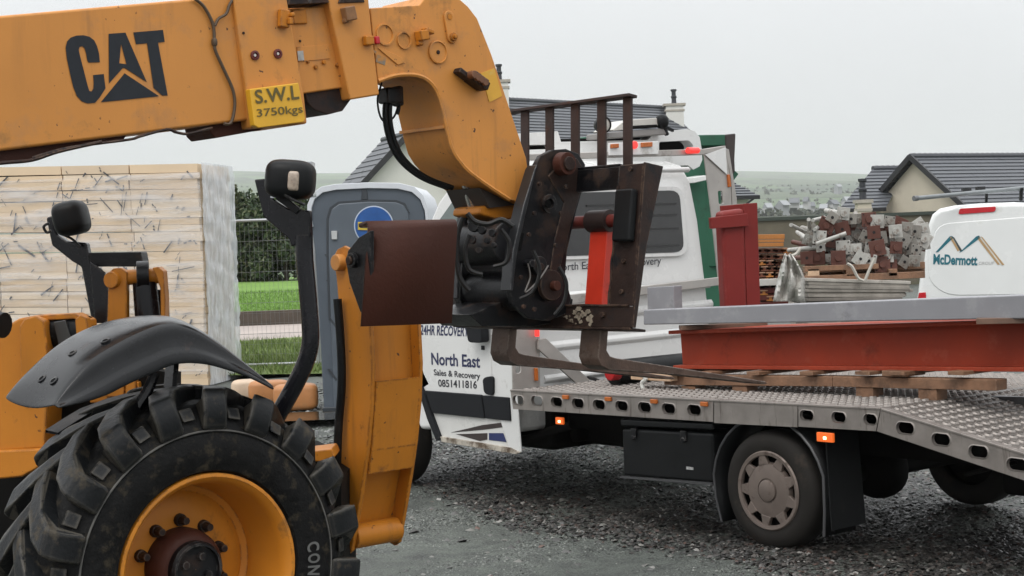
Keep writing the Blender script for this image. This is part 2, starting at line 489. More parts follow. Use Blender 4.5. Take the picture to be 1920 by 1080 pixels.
# loose stones in three bands: fine chippings in front, slate under and before the truck, grey stones at the back
def stones(name, pts, smin, smax, mat, flat=.45):
    n = len(pts)
    base = np.array([(1, 0, 0), (.3, .9, 0), (-.8, .55, 0), (-.75, -.6, 0), (.35, -.85, 0), (.1, .05, 1)], float)
    tri = [(0, 1, 5), (1, 2, 5), (2, 3, 5), (3, 4, 5), (4, 0, 5)]
    s = RNG.uniform(smin, smax, n); an = RNG.uniform(0, 6.283, n); asp = RNG.uniform(.45, 1.0, n); fl = RNG.uniform(.5, 1.3, n) * flat
    jit = RNG.uniform(.7, 1.3, (n, 6, 1))
    P = base[None] * jit
    P[:, :, 1] *= asp[:, None]; P[:, :, 2] *= fl[:, None]
    tilt = RNG.normal(0, .25, (n, 2))
    P[:, :, 2] += P[:, :, 0] * tilt[:, :1] + P[:, :, 1] * tilt[:, 1:]
    P *= s[:, None, None]
    c, d = np.cos(an)[:, None], np.sin(an)[:, None]
    x = P[:, :, 0] * c - P[:, :, 1] * d; y = P[:, :, 0] * d + P[:, :, 1] * c
    V = np.stack([x, y, P[:, :, 2]], -1) + np.asarray(pts)[:, None, :]
    V = V.reshape(-1, 3)
    idx = (np.arange(n)[:, None, None] * 6 + np.array(tri)[None]).reshape(-1, 3)
    me = bpy.data.meshes.new(name)
    me.vertices.add(len(V)); me.vertices.foreach_set('co', V.ravel())
    me.loops.add(idx.size); me.loops.foreach_set('vertex_index', idx.ravel())
    me.polygons.add(len(idx)); me.polygons.foreach_set('loop_start', np.arange(len(idx)) * 3); me.polygons.foreach_set('loop_total', np.full(len(idx), 3))
    me.update(); me.validate(); me.materials.append(mat)
    o = bpy.data.objects.new(name, me); COL.objects.link(o)
    return o
def isle_mat(name, cols, rough=.55, pos=None):
    m, N, L, B = node_mat(name)
    ge = N.new('ShaderNodeNewGeometry'); r = N.new('ShaderNodeValToRGB'); r.color_ramp.interpolation = 'CONSTANT'
    el = r.color_ramp.elements
    while len(el) < len(cols): el.new(.5)
    for i, c in enumerate(cols):
        el[i].position = i / len(cols) if pos is None else pos[i]; el[i].color = (*c, 1)
    L.new(ge.outputs['Random Per Island'], r.inputs['Fac']); L.new(r.outputs['Color'], B.inputs['Base Color'])
    B.inputs['Roughness'].default_value = rough
    return m
slate_m = isle_mat('slate_chips', [(.030, .028, .026), (.062, .057, .052), (.042, .039, .036), (.10, .090, .082), (.020, .019, .018), (.080, .052, .043), (.075, .074, .070), (.26, .25, .23)], .38, [0, .18, .34, .48, .60, .78, .85, .95])
fine_m = isle_mat('fine_chippings', [(.070, .076, .068), (.105, .113, .10), (.085, .09, .08), (.13, .14, .122), (.045, .047, .042), (.23, .235, .21)], .45, [0, .2, .4, .6, .78, .95])
EDGE = [on_z(x, y, 0) for x, y in [(600, 860), (700, 885), (775, 905), (870, 950), (950, 985), (1080, 1005), (1200, 1022), (1320, 1040), (1480, 1085), (1650, 1120), (1990, 1160)]]
def edge_y(x):
    for a, b in zip(EDGE, EDGE[1:]):
        if a.x <= x <= b.x: return a.y + (b.y - a.y) * (x - a.x) / (b.x - a.x)
    return EDGE[0].y if x < EDGE[0].x else EDGE[-1].y
pts = []
while len(pts) < 52000:
    x = RNG.uniform(-1.9, 4.2); y = 7.6 + 6.6 * RNG.random() ** 1.35
    e = edge_y(x) + RNG.normal(0, .12)
    if y < e: continue
    if RNG.random() > .35 + .65 * math.exp(-max(0, y - e - 1.6) / 2.5): continue
    pts.append((x, y, rough_z(x, y) - .004 + RNG.random() * .012))
o = stones('slate_chippings', pts, .006, .024, slate_m, .4); tag(o, 'brown and grey slate chippings spread before the truck', 'chippings', kind='stuff')
pts = []
while len(pts) < 38000:
    x = RNG.uniform(-1.6, 3.6); y = RNG.uniform(7.8, 12.0)
    if y > edge_y(x) + RNG.normal(0, .25): continue
    pts.append((x, y, rough_z(x, y) - .003))
o = stones('fine_chippings', pts, .004, .014, fine_m, .5); tag(o, 'fine grey-green chippings of the compacted yard', 'chippings', kind='stuff')
pts = []
for _ in range(26000):
    x = RNG.uniform(-4.2, 7.5); y = RNG.uniform(13.0, 19.5) if x < 0 else RNG.uniform(11.5, 17)
    pts.append((x, y, rough_z(x, y) - .002 + RNG.random() * .01))
o = stones('grey_stones', pts, .010, .030, isle_mat('grey_stone', [(.085, .088, .086), (.14, .145, .14), (.06, .062, .06), (.21, .215, .205)], .6, [0, .3, .6, .9]), .5); tag(o, 'loose grey stones around the toilet and under the truck tail', 'stones', kind='stuff')

pts = []
for _ in range(420):
    x = RNG.uniform(-1.0, 3.8); y = RNG.uniform(8.4, 12.5); pts.append((x, y, rough_z(x, y) - .004))
o = stones('loose_rock', pts, .018, .045, isle_mat('loose_rock', [(.10, .098, .092), (.17, .165, .15), (.06, .058, .054), (.12, .07, .055), (.30, .29, .27)], .5, [0, .3, .55, .8, .93]), .5); tag(o, 'scattered larger pale and brown stones on the yard', 'stones', kind='stuff')
# verge, road, lawn
def grass_mat(name, a, b, sc=3.0):
    m, N, L, B = node_mat(name)
    tc = N.new('ShaderNodeTexCoord'); n = N.new('ShaderNodeTexNoise'); n.inputs['Scale'].default_value = sc; n.inputs['Detail'].default_value = 10; n.inputs['Roughness'].default_value = .75
    L.new(tc.outputs['Object'], n.inputs['Vector'])
    r = N.new('ShaderNodeValToRGB'); r.color_ramp.elements[0].position = .3; r.color_ramp.elements[1].position = .7
    r.color_ramp.elements[0].color = (*a, 1); r.color_ramp.elements[1].color = (*b, 1)
    L.new(n.outputs['Fac'], r.inputs['Fac']); L.new(r.outputs['Color'], B.inputs['Base Color']); B.inputs['Roughness'].default_value = .8
    bp = N.new('ShaderNodeBump'); bp.inputs['Strength'].default_value = .8; bp.inputs['Distance'].default_value = .03
    n2 = N.new('ShaderNodeTexNoise'); n2.inputs['Scale'].default_value = 40; L.new(tc.outputs['Object'], n2.inputs['Vector']); L.new(n2.outputs['Fac'], bp.inputs['Height']); L.new(bp.outputs['Normal'], B.inputs['Normal'])
    return m
gr1 = grass_mat('verge_grass', (.075, .115, .022), (.14, .20, .045), 2.5)
gr2 = grass_mat('lawn_grass', (.10, .20, .025), (.16, .29, .045), 1.2)
grid('verge', gr1, -26, -1.2, 20.6, 28.3, 60, 20, lambda x, y: gz(x, y) + .05 + .03 * math.sin(x * 2.1) * math.sin(y * 1.7))
grid('road', M('pale_road', (.34, .29, .26), .75, var=.15, scale=.8, dirt=(.22, .19, .17), amt=.2, dscale=.6), -45, -1.2, 28.3, 33.6, 40, 8, lambda x, y: gz(x, y) + .035)
grid('lawn', gr2, -45, 3, 34.0, 52, 60, 30, lambda x, y: .58 + .50 * sstep(34, 44, y) + .01 * math.sin(x * 1.3))
# blades on the verge
def blades(name, n, x0, x1, y0, y1, zf, h0, h1, mat, label):
    xs = RNG.uniform(x0, x1, n); ys = RNG.uniform(y0, y1, n); hs = RNG.uniform(h0, h1, n); an = RNG.uniform(0, 6.283, n); w = RNG.uniform(.006, .014, n)
    zs = np.array([zf(a, b) for a, b in zip(xs, ys)])
    dx, dy = np.cos(an) * w, np.sin(an) * w; lx, ly = RNG.normal(0, .35, n) * hs, RNG.normal(0, .35, n) * hs
    V = np.stack([np.stack([xs - dx, ys - dy, zs], -1), np.stack([xs + dx, ys + dy, zs], -1), np.stack([xs + lx, ys + ly, zs + hs], -1)], 1).reshape(-1, 3)
    idx = np.arange(3 * n).reshape(-1, 3)
    me = bpy.data.meshes.new(name); me.from_pydata(V.tolist(), [], idx.tolist()); me.materials.append(mat)
    o = bpy.data.objects.new(name, me); COL.objects.link(o); tag(o, label, 'grass', kind='stuff')
blade_m = isle_mat('grass_blades', [(.08, .12, .022), (.12, .18, .04), (.16, .20, .06), (.10, .15, .03)], .7)
blades('verge_grass', 26000, -9.5, -2.0, 20.6, 27.5, lambda x, y: gz(x, y) + .05, .04, .14, blade_m, 'rough green grass growing on the verge behind the fence')
blade2_m = isle_mat('lawn_blades', [(.11, .21, .03), (.14, .26, .04), (.17, .30, .06)], .7)
blades('lawn_grass', 16000, -9, -3.5, 34.1, 40, lambda x, y: .58 + .5 * sstep(34, 44, y), .03, .07, blade2_m, 'mown bright green lawn above the low stone wall')

# hillside behind everything
def hz(x, y):
    z = .6 + 2.6 * sstep(50, 105, y) + 5 * sstep(105, 650, y) + 52 * sstep(600, 2100, y) + 130 * sstep(1500, 4600, y)
    z += ((-x * .055 if x < 0 else -x * .035) * sstep(600, 2000, y)) + 8 * sstep(1200, 2400, y) + 6 * math.sin(x * .003 + 1) * sstep(600, 1800, y) + 3 * math.sin(x * .01 + y * .004) * sstep(600, 1600, y)
    z -= 1.4 * sstep(10, 25, x) * (1 - sstep(60, 110, y))
    return z
hm, N, L, B = node_mat('hill_fields')
tc = N.new('ShaderNodeTexCoord')
mp = N.new('ShaderNodeMapping'); mp.inputs['Scale'].default_value = (.0062, .0042, 0); mp.inputs['Rotation'].default_value = (0, 0, .35); L.new(tc.outputs['Object'], mp.inputs['Vector'])
nw = N.new('ShaderNodeTexNoise'); nw.inputs['Scale'].default_value = 1.4; L.new(mp.outputs['Vector'], nw.inputs['Vector'])
mv = N.new('ShaderNodeVectorMath'); mv.operation = 'MULTIPLY_ADD'; mv.inputs[1].default_value = (.5, .5, 0); L.new(nw.outputs['Color'], mv.inputs[0]); L.new(mp.outputs['Vector'], mv.inputs[2])
v1 = N.new('ShaderNodeTexVoronoi'); v1.inputs['Scale'].default_value = 1; L.new(mv.outputs['Vector'], v1.inputs['Vector'])
v2 = N.new('ShaderNodeTexVoronoi'); v2.feature = 'DISTANCE_TO_EDGE'; v2.inputs['Scale'].default_value = 1; L.new(mv.outputs['Vector'], v2.inputs['Vector'])
sx = N.new('ShaderNodeSeparateColor'); L.new(v1.outputs['Color'], sx.inputs['Color'])
rp_ = N.new('ShaderNodeValToRGB'); e = rp_.color_ramp.elements
e[0].position = .1; e[0].color = (.030, .055, .024, 1); e[1].position = .9; e[1].color = (.075, .125, .045, 1)
en = rp_.color_ramp.elements.new(.5); en.color = (.050, .066, .034, 1)
L.new(sx.outputs['Red'], rp_.inputs['Fac'])
hr = N.new('ShaderNodeMapRange'); hr.inputs['From Min'].default_value = .02; hr.inputs['From Max'].default_value = .05; L.new(v2.outputs['Distance'], hr.inputs['Value'])
hx = N.new('ShaderNodeMixRGB'); hx.inputs['Color1'].default_value = (.020, .028, .014, 1); L.new(hr.outputs['Result'], hx.inputs['Fac']); L.new(rp_.outputs['Color'], hx.inputs['Color2'])
L.new(hx.outputs['Color'], B.inputs['Base Color']); B.inputs['Roughness'].default_value = .9
def warp(j, ny): return 46 + (4600 - 46) * (j / ny) ** 2.2
vs_ = []; fs_ = []; NX, NY = 120, 110
for j in range(NY + 1):
    y = warp(j, NY)
    for i in range(NX + 1):
        x = (-1 + 2 * i / NX) * (60 + y * .45)
        vs_.append((x, y, hz(x, y) - (.5 if y < 60 else 0)))
for j in range(NY):
    for i in range(NX):
        a = j * (NX + 1) + i; fs_.append((a, a + 1, a + NX + 2, a + NX + 1))
me = bpy.data.meshes.new('hillside'); me.from_pydata(vs_, [], fs_); me.polygons.foreach_set('use_smooth', [True] * len(me.polygons)); me.materials.append(hm)
o = bpy.data.objects.new('hillside', me); COL.objects.link(o); tag(o, kind='structure')
# ================================================================ telehandler
AZ_T = R(49)
H3 = Vector((math.sin(AZ_T), math.cos(AZ_T), 0)); N3 = Vector((H3.y, -H3.x, 0)); Z3 = Vector((0, 0, 1))
W = on_z(396, 1075, 0.65)                      # centre of the near front wheel, outer face
WC = W - N3 * 0.18                             # its mid plane
def lat(k): return Plane(W + N3 * k, N3)       # vertical planes along the machine; k is metres outward from the tyre's face
tele = empty('telehandler', (WC.x, WC.y, 0))
tag(tele, 'large yellow telehandler with raised boom and pallet forks in the foreground', 'telehandler')

BW = 0.33                                      # boom width
PB = lat(-0.66)
BACK = -N3 * BW
# --- boom sections
m = MB(); m.prism(PB.poly([(-90, 37), (446, -10), (478, 224), (-90, 294)]), BACK); boom = m.build('boom', yellow, tele, bevel=0.012)
m = MB(); q = PB.off(0.025); m.prism(q.poly([(437, -14), (535, -24), (571, 176), (577, 232), (472, 241)]), -N3 * (BW + 0.05)); m.build('boom_collar', yellow, tele, bevel=0.01)
q = PB.off(-0.03)
m = MB(); m.prism(q.poly([(530, 18), (628, 9), (656, 163), (560, 177)]), -N3 * (BW - 0.06)); m.build('inner_boom', yellow, tele, bevel=0.008)
m = MB(); m.prism(q.off(-.02).poly([(572, 172), (652, 160), (659, 186), (643, 208), (615, 215), (590, 206), (577, 192)]), -N3 * (BW - 0.1)); m.build('wear_pad_bracket', rustydark, tele, bevel=0.005)
q = PB.off(0.012)
m = MB(); m.prism(q.poly([(612, -14), (690, -18), (698, 60), (712, 178), (657, 187)]), -N3 * (BW + 0.024)); m.build('boom_sleeve', yellow, tele, bevel=0.008)
HEAD = [(694, 15), (787, 9), (800, -8), (862, -2), (878, 12), (895, 34), (922, 102), (950, 185), (987, 296), (992, 330), (983, 362), (975, 382),
        (955, 374), (918, 350), (880, 322), (860, 300), (848, 280), (840, 252), (833, 220), (826, 190), (815, 165), (800, 149), (780, 141), (757, 140), (735, 143), (709, 152)]
m = MB(); m.prism(PB.poly(HEAD), BACK); m.build('boom_head', yellow, tele, bevel=0.006)
# raised flange along the inside curve
lip = HEAD[12:]
m = MB(); m.tube([PB.off(0.004).hit(x, y) for x, y in lip], 0.010, 6); m.tube([PB.off(-BW).hit(x, y) for x, y in [(p[0] - 0, p[1]) for p in lip]], 0.010, 6); m.build('edge_flange', yellow, tele)
pa, pb = PB.hit(836, 236), PB.hit(836, 236) - N3 * BW
m = MB(); m.bar(pa + Vector((-.004, -.004, -.004)), pb + Vector((-.004, -.004, -.004)), 0.014, 0.014); m.build('weld_seam', yellow, tele)
# rusty strips and cables below the boom
q = PB.off(-0.05)
m = MB(); m.prism(q.poly([(392, 232), (480, 222), (500, 238), (488, 244), (405, 259), (396, 250)]), -N3 * 0.2); m.build('wear_pad', rusty, tele, bevel=0.004)
m = MB(); m.prism(q.poly([(-90, 292), (240, 250), (232, 262), (120, 280), (60, 297), (-90, 322)]), -N3 * 0.16); m.build('lower_channel', rusty, tele, bevel=0.003)
m = MB()
m.tube([PB.off(.02).hit(*p) for p in [(60, 296), (130, 277), (240, 262), (262, 256), (312, 243), (330, 248), (352, 251), (385, 243), (398, 240)]], 0.006, 6)
m.tube([PB.off(.02).hit(*p) for p in [(-40, 310), (10, 305), (60, 300), (110, 284), (190, 266)]], 0.008, 6)
m.build('trailing_cable', rustydark, tele)
m = MB()
m.tube([PB.off(.012).hit(*p) for p in [(360, -6), (382, 12), (399, 45), (402, 75), (404, 95), (422, 135), (437, 170), (440, 200), (433, 230), (420, 232)]], 0.0065, 6)
m.tube([PB.off(.012).hit(*p) for p in [(403, 48), (410, 35), (424, 26), (430, 10), (438, -4)]], 0.006, 6)
m.blob(PB.off(.012).hit(402, 79), (H3, N3, Z3), (0.012, 0.012, 0.018), nu=8, nv=6)
m.build('boom_cable', M('cable_brown', (0.07, 0.045, 0.025), 0.6), tele)
# top edge fittings
m = MB()
for (x, y, w, h) in ((455, 6, 26, 14), (505, 2, 34, 12), (560, 2, 40, 14), (600, 2, 36, 10), (660, 2, 50, 8)):
    m.prism(PB.off(.02).poly([(x - w / 2, y + h / 2), (x + w / 2, y + h / 2 - 2), (x + w / 2 - 4, y - h), (x - w / 2 + 4, y - h)]), -N3 * .15)
m.build('boom_top_fitting', rustydark, tele, bevel=0.004)

def disc(p, nrm, r, d, nm, mat, seg=24, parent=tele, bevel=0.003):
    mm = MB(); mm.cyl(p, p + nrm * d, r, r * 0.94, seg); return mm.build(nm, mat, parent, bevel=bevel)
# bosses, bolts and brackets on the head
for (x, y, r) in ((721, 65, 0.048), (757, 76, 0.038)):
    mm = MB(); c = PB.hit(x, y); mm.lathe([(r, -.004), (r, .008), (r * .86, .008), (r * .84, .001), (0.001, .001)], c, N3, 24); mm.build('boss_ring', yellow, tele)
c = PB.hit(820, 98); mm = MB(); mm.lathe([(0.052, -.004), (0.052, .009), (0.047, .011), (0.044, .004), (0.001, .004)], c, N3, 28); bs = mm.build('boss_ring', yellow, tele)
disc(c + N3 * .004, N3, 0.010, 0.006, 'bolt', rustydark, 10)
# capsule plate
ca, cb = PB.hit(840, 32), PB.hit(846, 70)
mm = MB()
ax = (cb - ca).normalized(); sd = ax.cross(N3)
pts = [ca + (sd * math.cos(t) - ax * math.sin(t)) * .028 for t in [math.pi * i / 8 for i in range(9)]] + [cb + (-sd * math.cos(t) + ax * math.sin(t)) * .028 for t in [math.pi * i / 8 for i in range(9)]]
mm.prism(pts, N3 * 0.012); mm.build('keeper_plate', yellow, tele, bevel=0.004)
disc(cb + N3 * .012, N3, 0.020, 0.012, 'bolt', yellow2, 14); disc(cb + N3 * .022, N3, 0.011, 0.016, 'bolt', yellow2, 10)
disc(ca + N3 * .012, N3, 0.016, 0.002, 'bolt_recess', yellow2, 14)
def lump(nm, mat, boxes, q=PB):
    mm = MB()
    for (x, y, dx, dz, dn, rot) in boxes:
        c = q.hit(x, y); e = H3 * math.cos(R(rot)) + Z3 * math.sin(R(rot)); g = e.cross(N3)
        mm.box(c + N3 * dn / 2, (dx, dn, dz), (e, N3, g))
    return mm.build(nm, mat, tele, bevel=0.006)
lump('hose_bracket', yellow2, [(785, 68, .05, .045, .05, 10), (797, 60, .05, .02, .04, -12), (783, 78, .025, .04, .03, 0)])
lump('hose_port', rustydark, [(860, 140, .025, .07, .05, 60), (884, 153, .09, .05, .07, -28), (898, 162, .03, .04, .06, -28)])
mm = MB()
for (x, y) in ((868, 143), (875, 148), (882, 152), (889, 157)):
    c = PB.hit(x, y); mm.cyl(c + N3 * .04, c + N3 * .085, .018, .018, 10)
mm.build('coupling', M('rust_brown_fitting', (0.16, 0.07, 0.035), 0.55, 0.3, var=.3, scale=20), tele, bevel=.003)
mm = MB(); mm.prism(PB.poly([(901, 137), (926, 128), (941, 180), (917, 192)]), N3 * .003); mm.build('warning_sticker', M('faded_sticker', (0.62, 0.33, 0.03), 0.5, var=.08, dirt=(0.55, 0.40, 0.12), amt=.25, dscale=20), tele)
lump('latch_bar', yellow2, [(687, 77, .045, .04, .03, 5)], PB.off(.012)); lump('latch_bar', redlens, [(704, 76, .024, .034, .02, 5)])
mm = MB(); mm.prism(PB.poly([(707, 90), (718, 92), (752, 108), (757, 118), (745, 122), (716, 98)]), N3 * .006); mm.build('casting_edge', yellow, tele, bevel=.002)
lump('scuff_patch', M('bare_scuffed_metal', (0.2, 0.17, 0.13), .6, .2, var=.4, scale=40, dirt=(0.5, .23, .06), amt=.6, dscale=30), [(714, 112, .05, .035, .002, -15), (700, 96, .03, .012, .002, -25)])
# collar details
for (x, y) in ((477, 104), (520, 101)):
    c = PB.off(.025).hit(x, y)
    mm = MB(); mm.lathe([(.019, -.002), (.020, .008), (.012, .010), (.009, .002), (0.001, .002)], c, N3, 16); mm.build('rusty_eye_bolt', M('red_rust_eye', (0.10, 0.012, 0.010), .6, var=.3), tele)
    disc(c + N3 * .003, N3, .007, .004, 'bolt', M('pale_bolt_tip', (.6, .55, .5), .5), 10)
disc(PB.off(.025).hit(456, 62), N3, .006, .006, 'bolt', rustydark, 8); disc(PB.off(-.03).hit(562, 77), N3, .006, .006, 'bolt', rustydark, 8)
lump('valve_bracket', yellow2, [(528, 36, .045, .075, .03, -5), (535, 42, .02, .03, .05, 0), (538, 30, .018, .018, .05, 0)], PB.off(.025))
lump('boom_plate', yellow2, [(560, 32, .07, .06, .012, 5)], PB.off(-.03))
lump('sensor_box', M('rusty_box', (0.19, 0.09, 0.035), .6, var=.3, scale=20), [(649, 27, .055, .06, .04, 12), (644, 40, .02, .02, .03, 0)], PB.off(.012))
mm = MB(); mm.prism(PB.off(-.03).poly([(556, 88), (614, 84), (618, 110), (558, 116)]), N3 * .004); dp = mm.build('data_plate', yellow, tele, bevel=.001)
mm = MB(); mm.prism(PB.off(-.026).poly([(557, 96), (568, 95), (570, 113), (559, 114)]), N3 * .002); mm.build('worn_label', M('grey_worn_label', (.38, .38, .36), .6, var=.2, scale=30), tele)
for (x, y) in ((591, 126), (606, 117), (631, 122), (576, 117)):
    disc(PB.off(-.03).hit(x, y), N3, .010 if x > 580 else .006, .012, 'bolt', yellow2, 10)

# --- maker's lettering on the boom (flat decal pieces)
def dec(pts, holes=(), nm='decal_letter'):
    q = PB.off(0.0025)
    mm = MB(); mm.sheet([q.hit(x / 3, y / 3) for x, y in pts], [[q.hit(x / 3, y / 3) for x, y in hl] for hl in holes])
    return mm.build(nm, logodark, tele)
dec([(562, 350), (557, 300), (546, 258), (530, 227), (505, 207), (470, 198), (430, 200), (398, 211), (378, 232), (369, 268), (376, 330), (395, 420), (412, 490), (432, 540), (460, 570), (495, 582), (535, 578),
     (560, 550), (594, 496), (584, 416), (524, 422), (527, 470), (525, 498), (515, 514), (503, 512), (495, 488), (470, 390), (450, 312), (443, 280), (448, 264), (462, 259), (475, 270), (484, 300), (491, 340), (498, 352)])
dec([(611, 190), (706, 183), (826, 462), (703, 383), (692, 381), (613, 470)], [[(681, 248), (671, 356), (711, 361)]])
dec([(750, 182), (917, 168), (927, 235), (889, 240), (944, 538), (912, 537), (864, 494), (827, 243), (765, 249)])
dec([(701, 412), (895, 541), (567, 575)])
# --- load plate
q = PB.off(0.062)
corners = [(468, 167), (560, 155), (573, 222), (569, 229), (485, 240), (477, 235)]
mm = MB(); mm.prism(q.poly(corners), -N3 * .035); swl = mm.build('load_plate', M('yellow_sign', (0.66, 0.36, 0.02), .4, var=.06, dirt=(.4, .22, .03), amt=.15), tele, bevel=.004)
ink = M('sign_ink', (0.10, 0.075, 0.015), .5, var=.1, scale=30, dirt=(0.45, 0.26, 0.02), amt=.22, dscale=18)
text_mesh('S.W.L', [q.hit(*p) for p in ((476, 169), (558, 159), (561, 186), (479, 195))], 'lettering', ink, swl, N3 * .003, bold=.02)
text_mesh('3750kgs', [q.hit(*p) for p in ((480, 205), (566, 196), (568, 216), (482, 224))], 'lettering', ink, swl, N3 * .003, bold=.01)

# --- hoses at the head
q = PB.off(-.16)
mm = MB()
for off in (0, 10):
    mm.tube([q.hit(x + off * .8, y) for x, y in [(724, 185), (722, 215), (727, 250), (740, 285), (762, 312), (795, 335), (840, 352)]], 0.013, 8)
mm.tube([q.hit(*p) for p in [(716, 155), (708, 185), (712, 215), (722, 228), (738, 220), (746, 200)]], .005, 6)
mm.tube([q.hit(*p) for p in [(746, 175), (748, 200), (745, 214)]], .009, 6)
mm.build('hydraulic_hose', blackpl, tele)
mm = MB(); c = q.hit(732, 180); mm.box(c, (.085, .08, .07), (H3, N3, Z3)); mm.box(c + H3 * .04 + Z3 * .0, (.03, .06, .09), (H3, N3, Z3)); mm.build('hose_manifold', blackst, tele, bevel=.01)

# --- front wheel
wh = empty('wheel', WC); wh.parent = tele; wh.location = WC - ORIGIN[tele]
ORIGIN[wh] = WC
half = [(.342, .08), (.353, .165), (.362, .182), (.40, .195), (.455, .197), (.492, .186), (.500, .191), (.508, .186), (.545, .165), (.585, .13), (.602, .08), (.606, 0)]
prof = half + [(r, -k) for r, k in reversed(half[:-1])]
mm = MB(); mm.lathe(prof, WC, N3, 96); tyre = mm.build('tyre', rubber2, wh)
Aw, Uw, Vw = frame(N3)
mm = MB(); mm.lathe([(.497, .186), (.500, .1925), (.5035, .1925), (.506, .186)], WC, N3, 96); mm.build('sidewall_ring', M('scuffed_ring', (.085, .082, .075), .6, var=.4, scale=18, dirt=(.02, .02, .02), amt=.3, dscale=12), wh)
def wp(phi, r, k):      # phi clockwise-from-top as the camera sees it
    return WC + (Z3 * math.cos(phi) + H3 * math.sin(phi)) * r + N3 * k
def lug(side, phi0, name='tread_lug'):
    sec = [(.188, .500, 0), (.203, .522, 0), (.206, .575, 0), (.198, .622, 0), (.176, .650, 0), (.10, .657, 0), (.03, .658, 0), (-.035, .655, 0), (-.045, .598, 1), (.14, .580, 1)]
    vs = []
    for k, r, _ in sec:
        t = max(0.0, min(1.0, (0.19 - k) / 0.23))
        off = 0.34 * t * t + .05 * t
        hw = 0.088 + 0.012 * t
        if r > .60: hw *= .86
        if k > .15 and r < .56: hw *= 1.12
        for s in (-1, 1):
            vs.append(wp(phi0 + (off + s * hw), r, side * k))
    nn = len(sec)
    fs = [tuple(2 * i for i in range(nn)), tuple(2 * i + 1 for i in reversed(range(nn)))]
    for i in range(nn):
        j = (i + 1) % nn
        fs.append((2 * i, 2 * i + 1, 2 * j + 1, 2 * j))
    mm = MB(); mm.add(vs, fs)
    return mm.build(name, rubber, wh, bevel=.014)
NL = 19
for i in range(NL):
    lug(1, 2 * math.pi * i / NL + .06)
    lug(-1, 2 * math.pi * (i + .5) / NL + .06)
# sidewall bar blocks between lugs
for i in range(NL):
    mm = MB()
    p = 2 * math.pi * (i + .5) / NL + .06
    a = [wp(p + s * .045, r, k) for s, r, k in ((-1, .545, .168), (1, .545, .168), (1, .585, .14), (-1, .585, .14))]
    mm.prism(a, N3 * .014)
    mm.build('shoulder_bar', rubber, wh, bevel=.004)
mm = MB(); mm.lathe([(.340, -.15), (.352, .168), (.350, .178), (.338, .180), (.328, .170), (.318, .150), (.312, .12), (.306, .02), (.292, -.01), (.290, -.05), (.268, -.062), (.245, -.048), (.17, -.045), (.10, -.045), (.001, -.045)], WC, N3, 80); mm.build('rim', rimyel, wh)
mm = MB(); mm.lathe([(.140, -.06), (.140, -.01), (.132, .03), (.118, .05), (.104, .056), (.098, .056)], WC, N3, 48); mm.build('hub', rusty, wh)
mm = MB(); mm.lathe([(.102, .03), (.102, .085), (.094, .095), (.086, .095), (.084, .078), (.03, .074), (.001, .074)], WC, N3, 40); mm.build('hub_cap', blackst, wh)
for i in range(10):
    p = 2 * math.pi * i / 10 + .05
    c = wp(p, .165, -.045)
    mm = MB(); mm.cyl(c, c + N3 * .02, .024, .022, 12); mm.cyl(c + N3 * .02, c + N3 * .055, .018, .014, 8); mm.build('wheel_nut', rustydark, wh, bevel=.002)
for i in range(4):
    c = wp(2 * math.pi * (i + .3) / 4, .05, .075)
    mm = MB(); mm.cyl(c, c + N3 * .014, .016, .014, 10); mm.build('cap_bolt', blackst, wh)
# embossed letters on the sidewall
lt = M('embossed_grey_rubber', (0.10, 0.10, 0.095), .6, var=.15, scale=20)
for i, ch in enumerate('CONTINENTAL'):
    ph = 1.49 + i * .105
    quad = [wp(ph + dp, r, .2005) for dp, r in ((-.042, .445), (.042, .445), (.042, .392), (-.042, .392))]
    text_mesh(ch, quad, 'sidewall_letter', lt, wh, bold=.03)

# --- mudguard
LOW = [(112, 763), (150, 757), (200, 742), (240, 722), (290, 700), (330, 684), (380, 683), (430, 695), (475, 711), (514, 729)]
CRE = [(100, 759), (128, 721), (167, 679), (208, 652), (260, 624), (308, 606), (352, 609), (405, 638), (462, 682), (515, 725)]
INN = [(5, 746), (40, 705), (100, 650), (160, 615), (220, 597), (275, 592), (325, 600), (388, 636), (452, 682), (510, 724)]
PL = [lat(.05), lat(.02), lat(-.30)]
low = [PL[0].hit(*p) for p in LOW]; cre = [PL[1].hit(*p) for p in CRE]; inn = [PL[2].hit(*p) for p in INN]
rows = []
for i in range(10):
    e = math.sin(math.pi * i / 9) * .012
    d = -.022 if i == 0 else 0.0
    m1 = cre[i].lerp(inn[i], .33) + Z3 * (e + d); m2 = cre[i].lerp(inn[i], .7) + Z3 * (e + d * .9)
    k1 = low[i].lerp(cre[i], .30) + N3 * .004; k2 = low[i].lerp(cre[i], .36) - N3 * .008
    k3 = low[i].lerp(cre[i], .75) - N3 * .006
    rows.append([low[i], k1, k2, k3, cre[i], m1, m2, inn[i]])
# smooth resample along the length
def cr(P, n):
    out = []
    for i in range(len(P) - 1):
        p0 = P[max(i - 1, 0)]; p1 = P[i]; p2 = P[i + 1]; p3 = P[min(i + 2, len(P) - 1)]
        for k in range(n):
            t = k / n
            out.append(0.5 * ((2 * p1) + (p2 - p0) * t + (2 * p0 - 5 * p1 + 4 * p2 - p3) * t * t + (3 * p1 - p0 - 3 * p2 + p3) * t ** 3))
    return out + [P[-1]]
cols = [cr([r[j] for r in rows], 4) for j in range(8)]
nr = len(cols[0]); vsx = [cols[j][i] for i in range(nr) for j in range(8)]
mm = MB(); mm.add(vsx, [(i * 8 + j, i * 8 + j + 1, (i + 1) * 8 + j + 1, (i + 1) * 8 + j) for i in range(nr - 1) for j in range(7)], True)
fender = mm.build('mudguard', M('wet_black_plastic', (0.009, 0.0095, 0.0105), 0.22, var=.2, scale=9, dirt=(0.050, 0.028, 0.019), amt=.26, dscale=2.5, drough=.35, bump=.06, bscale=120, spec=.3), tele)
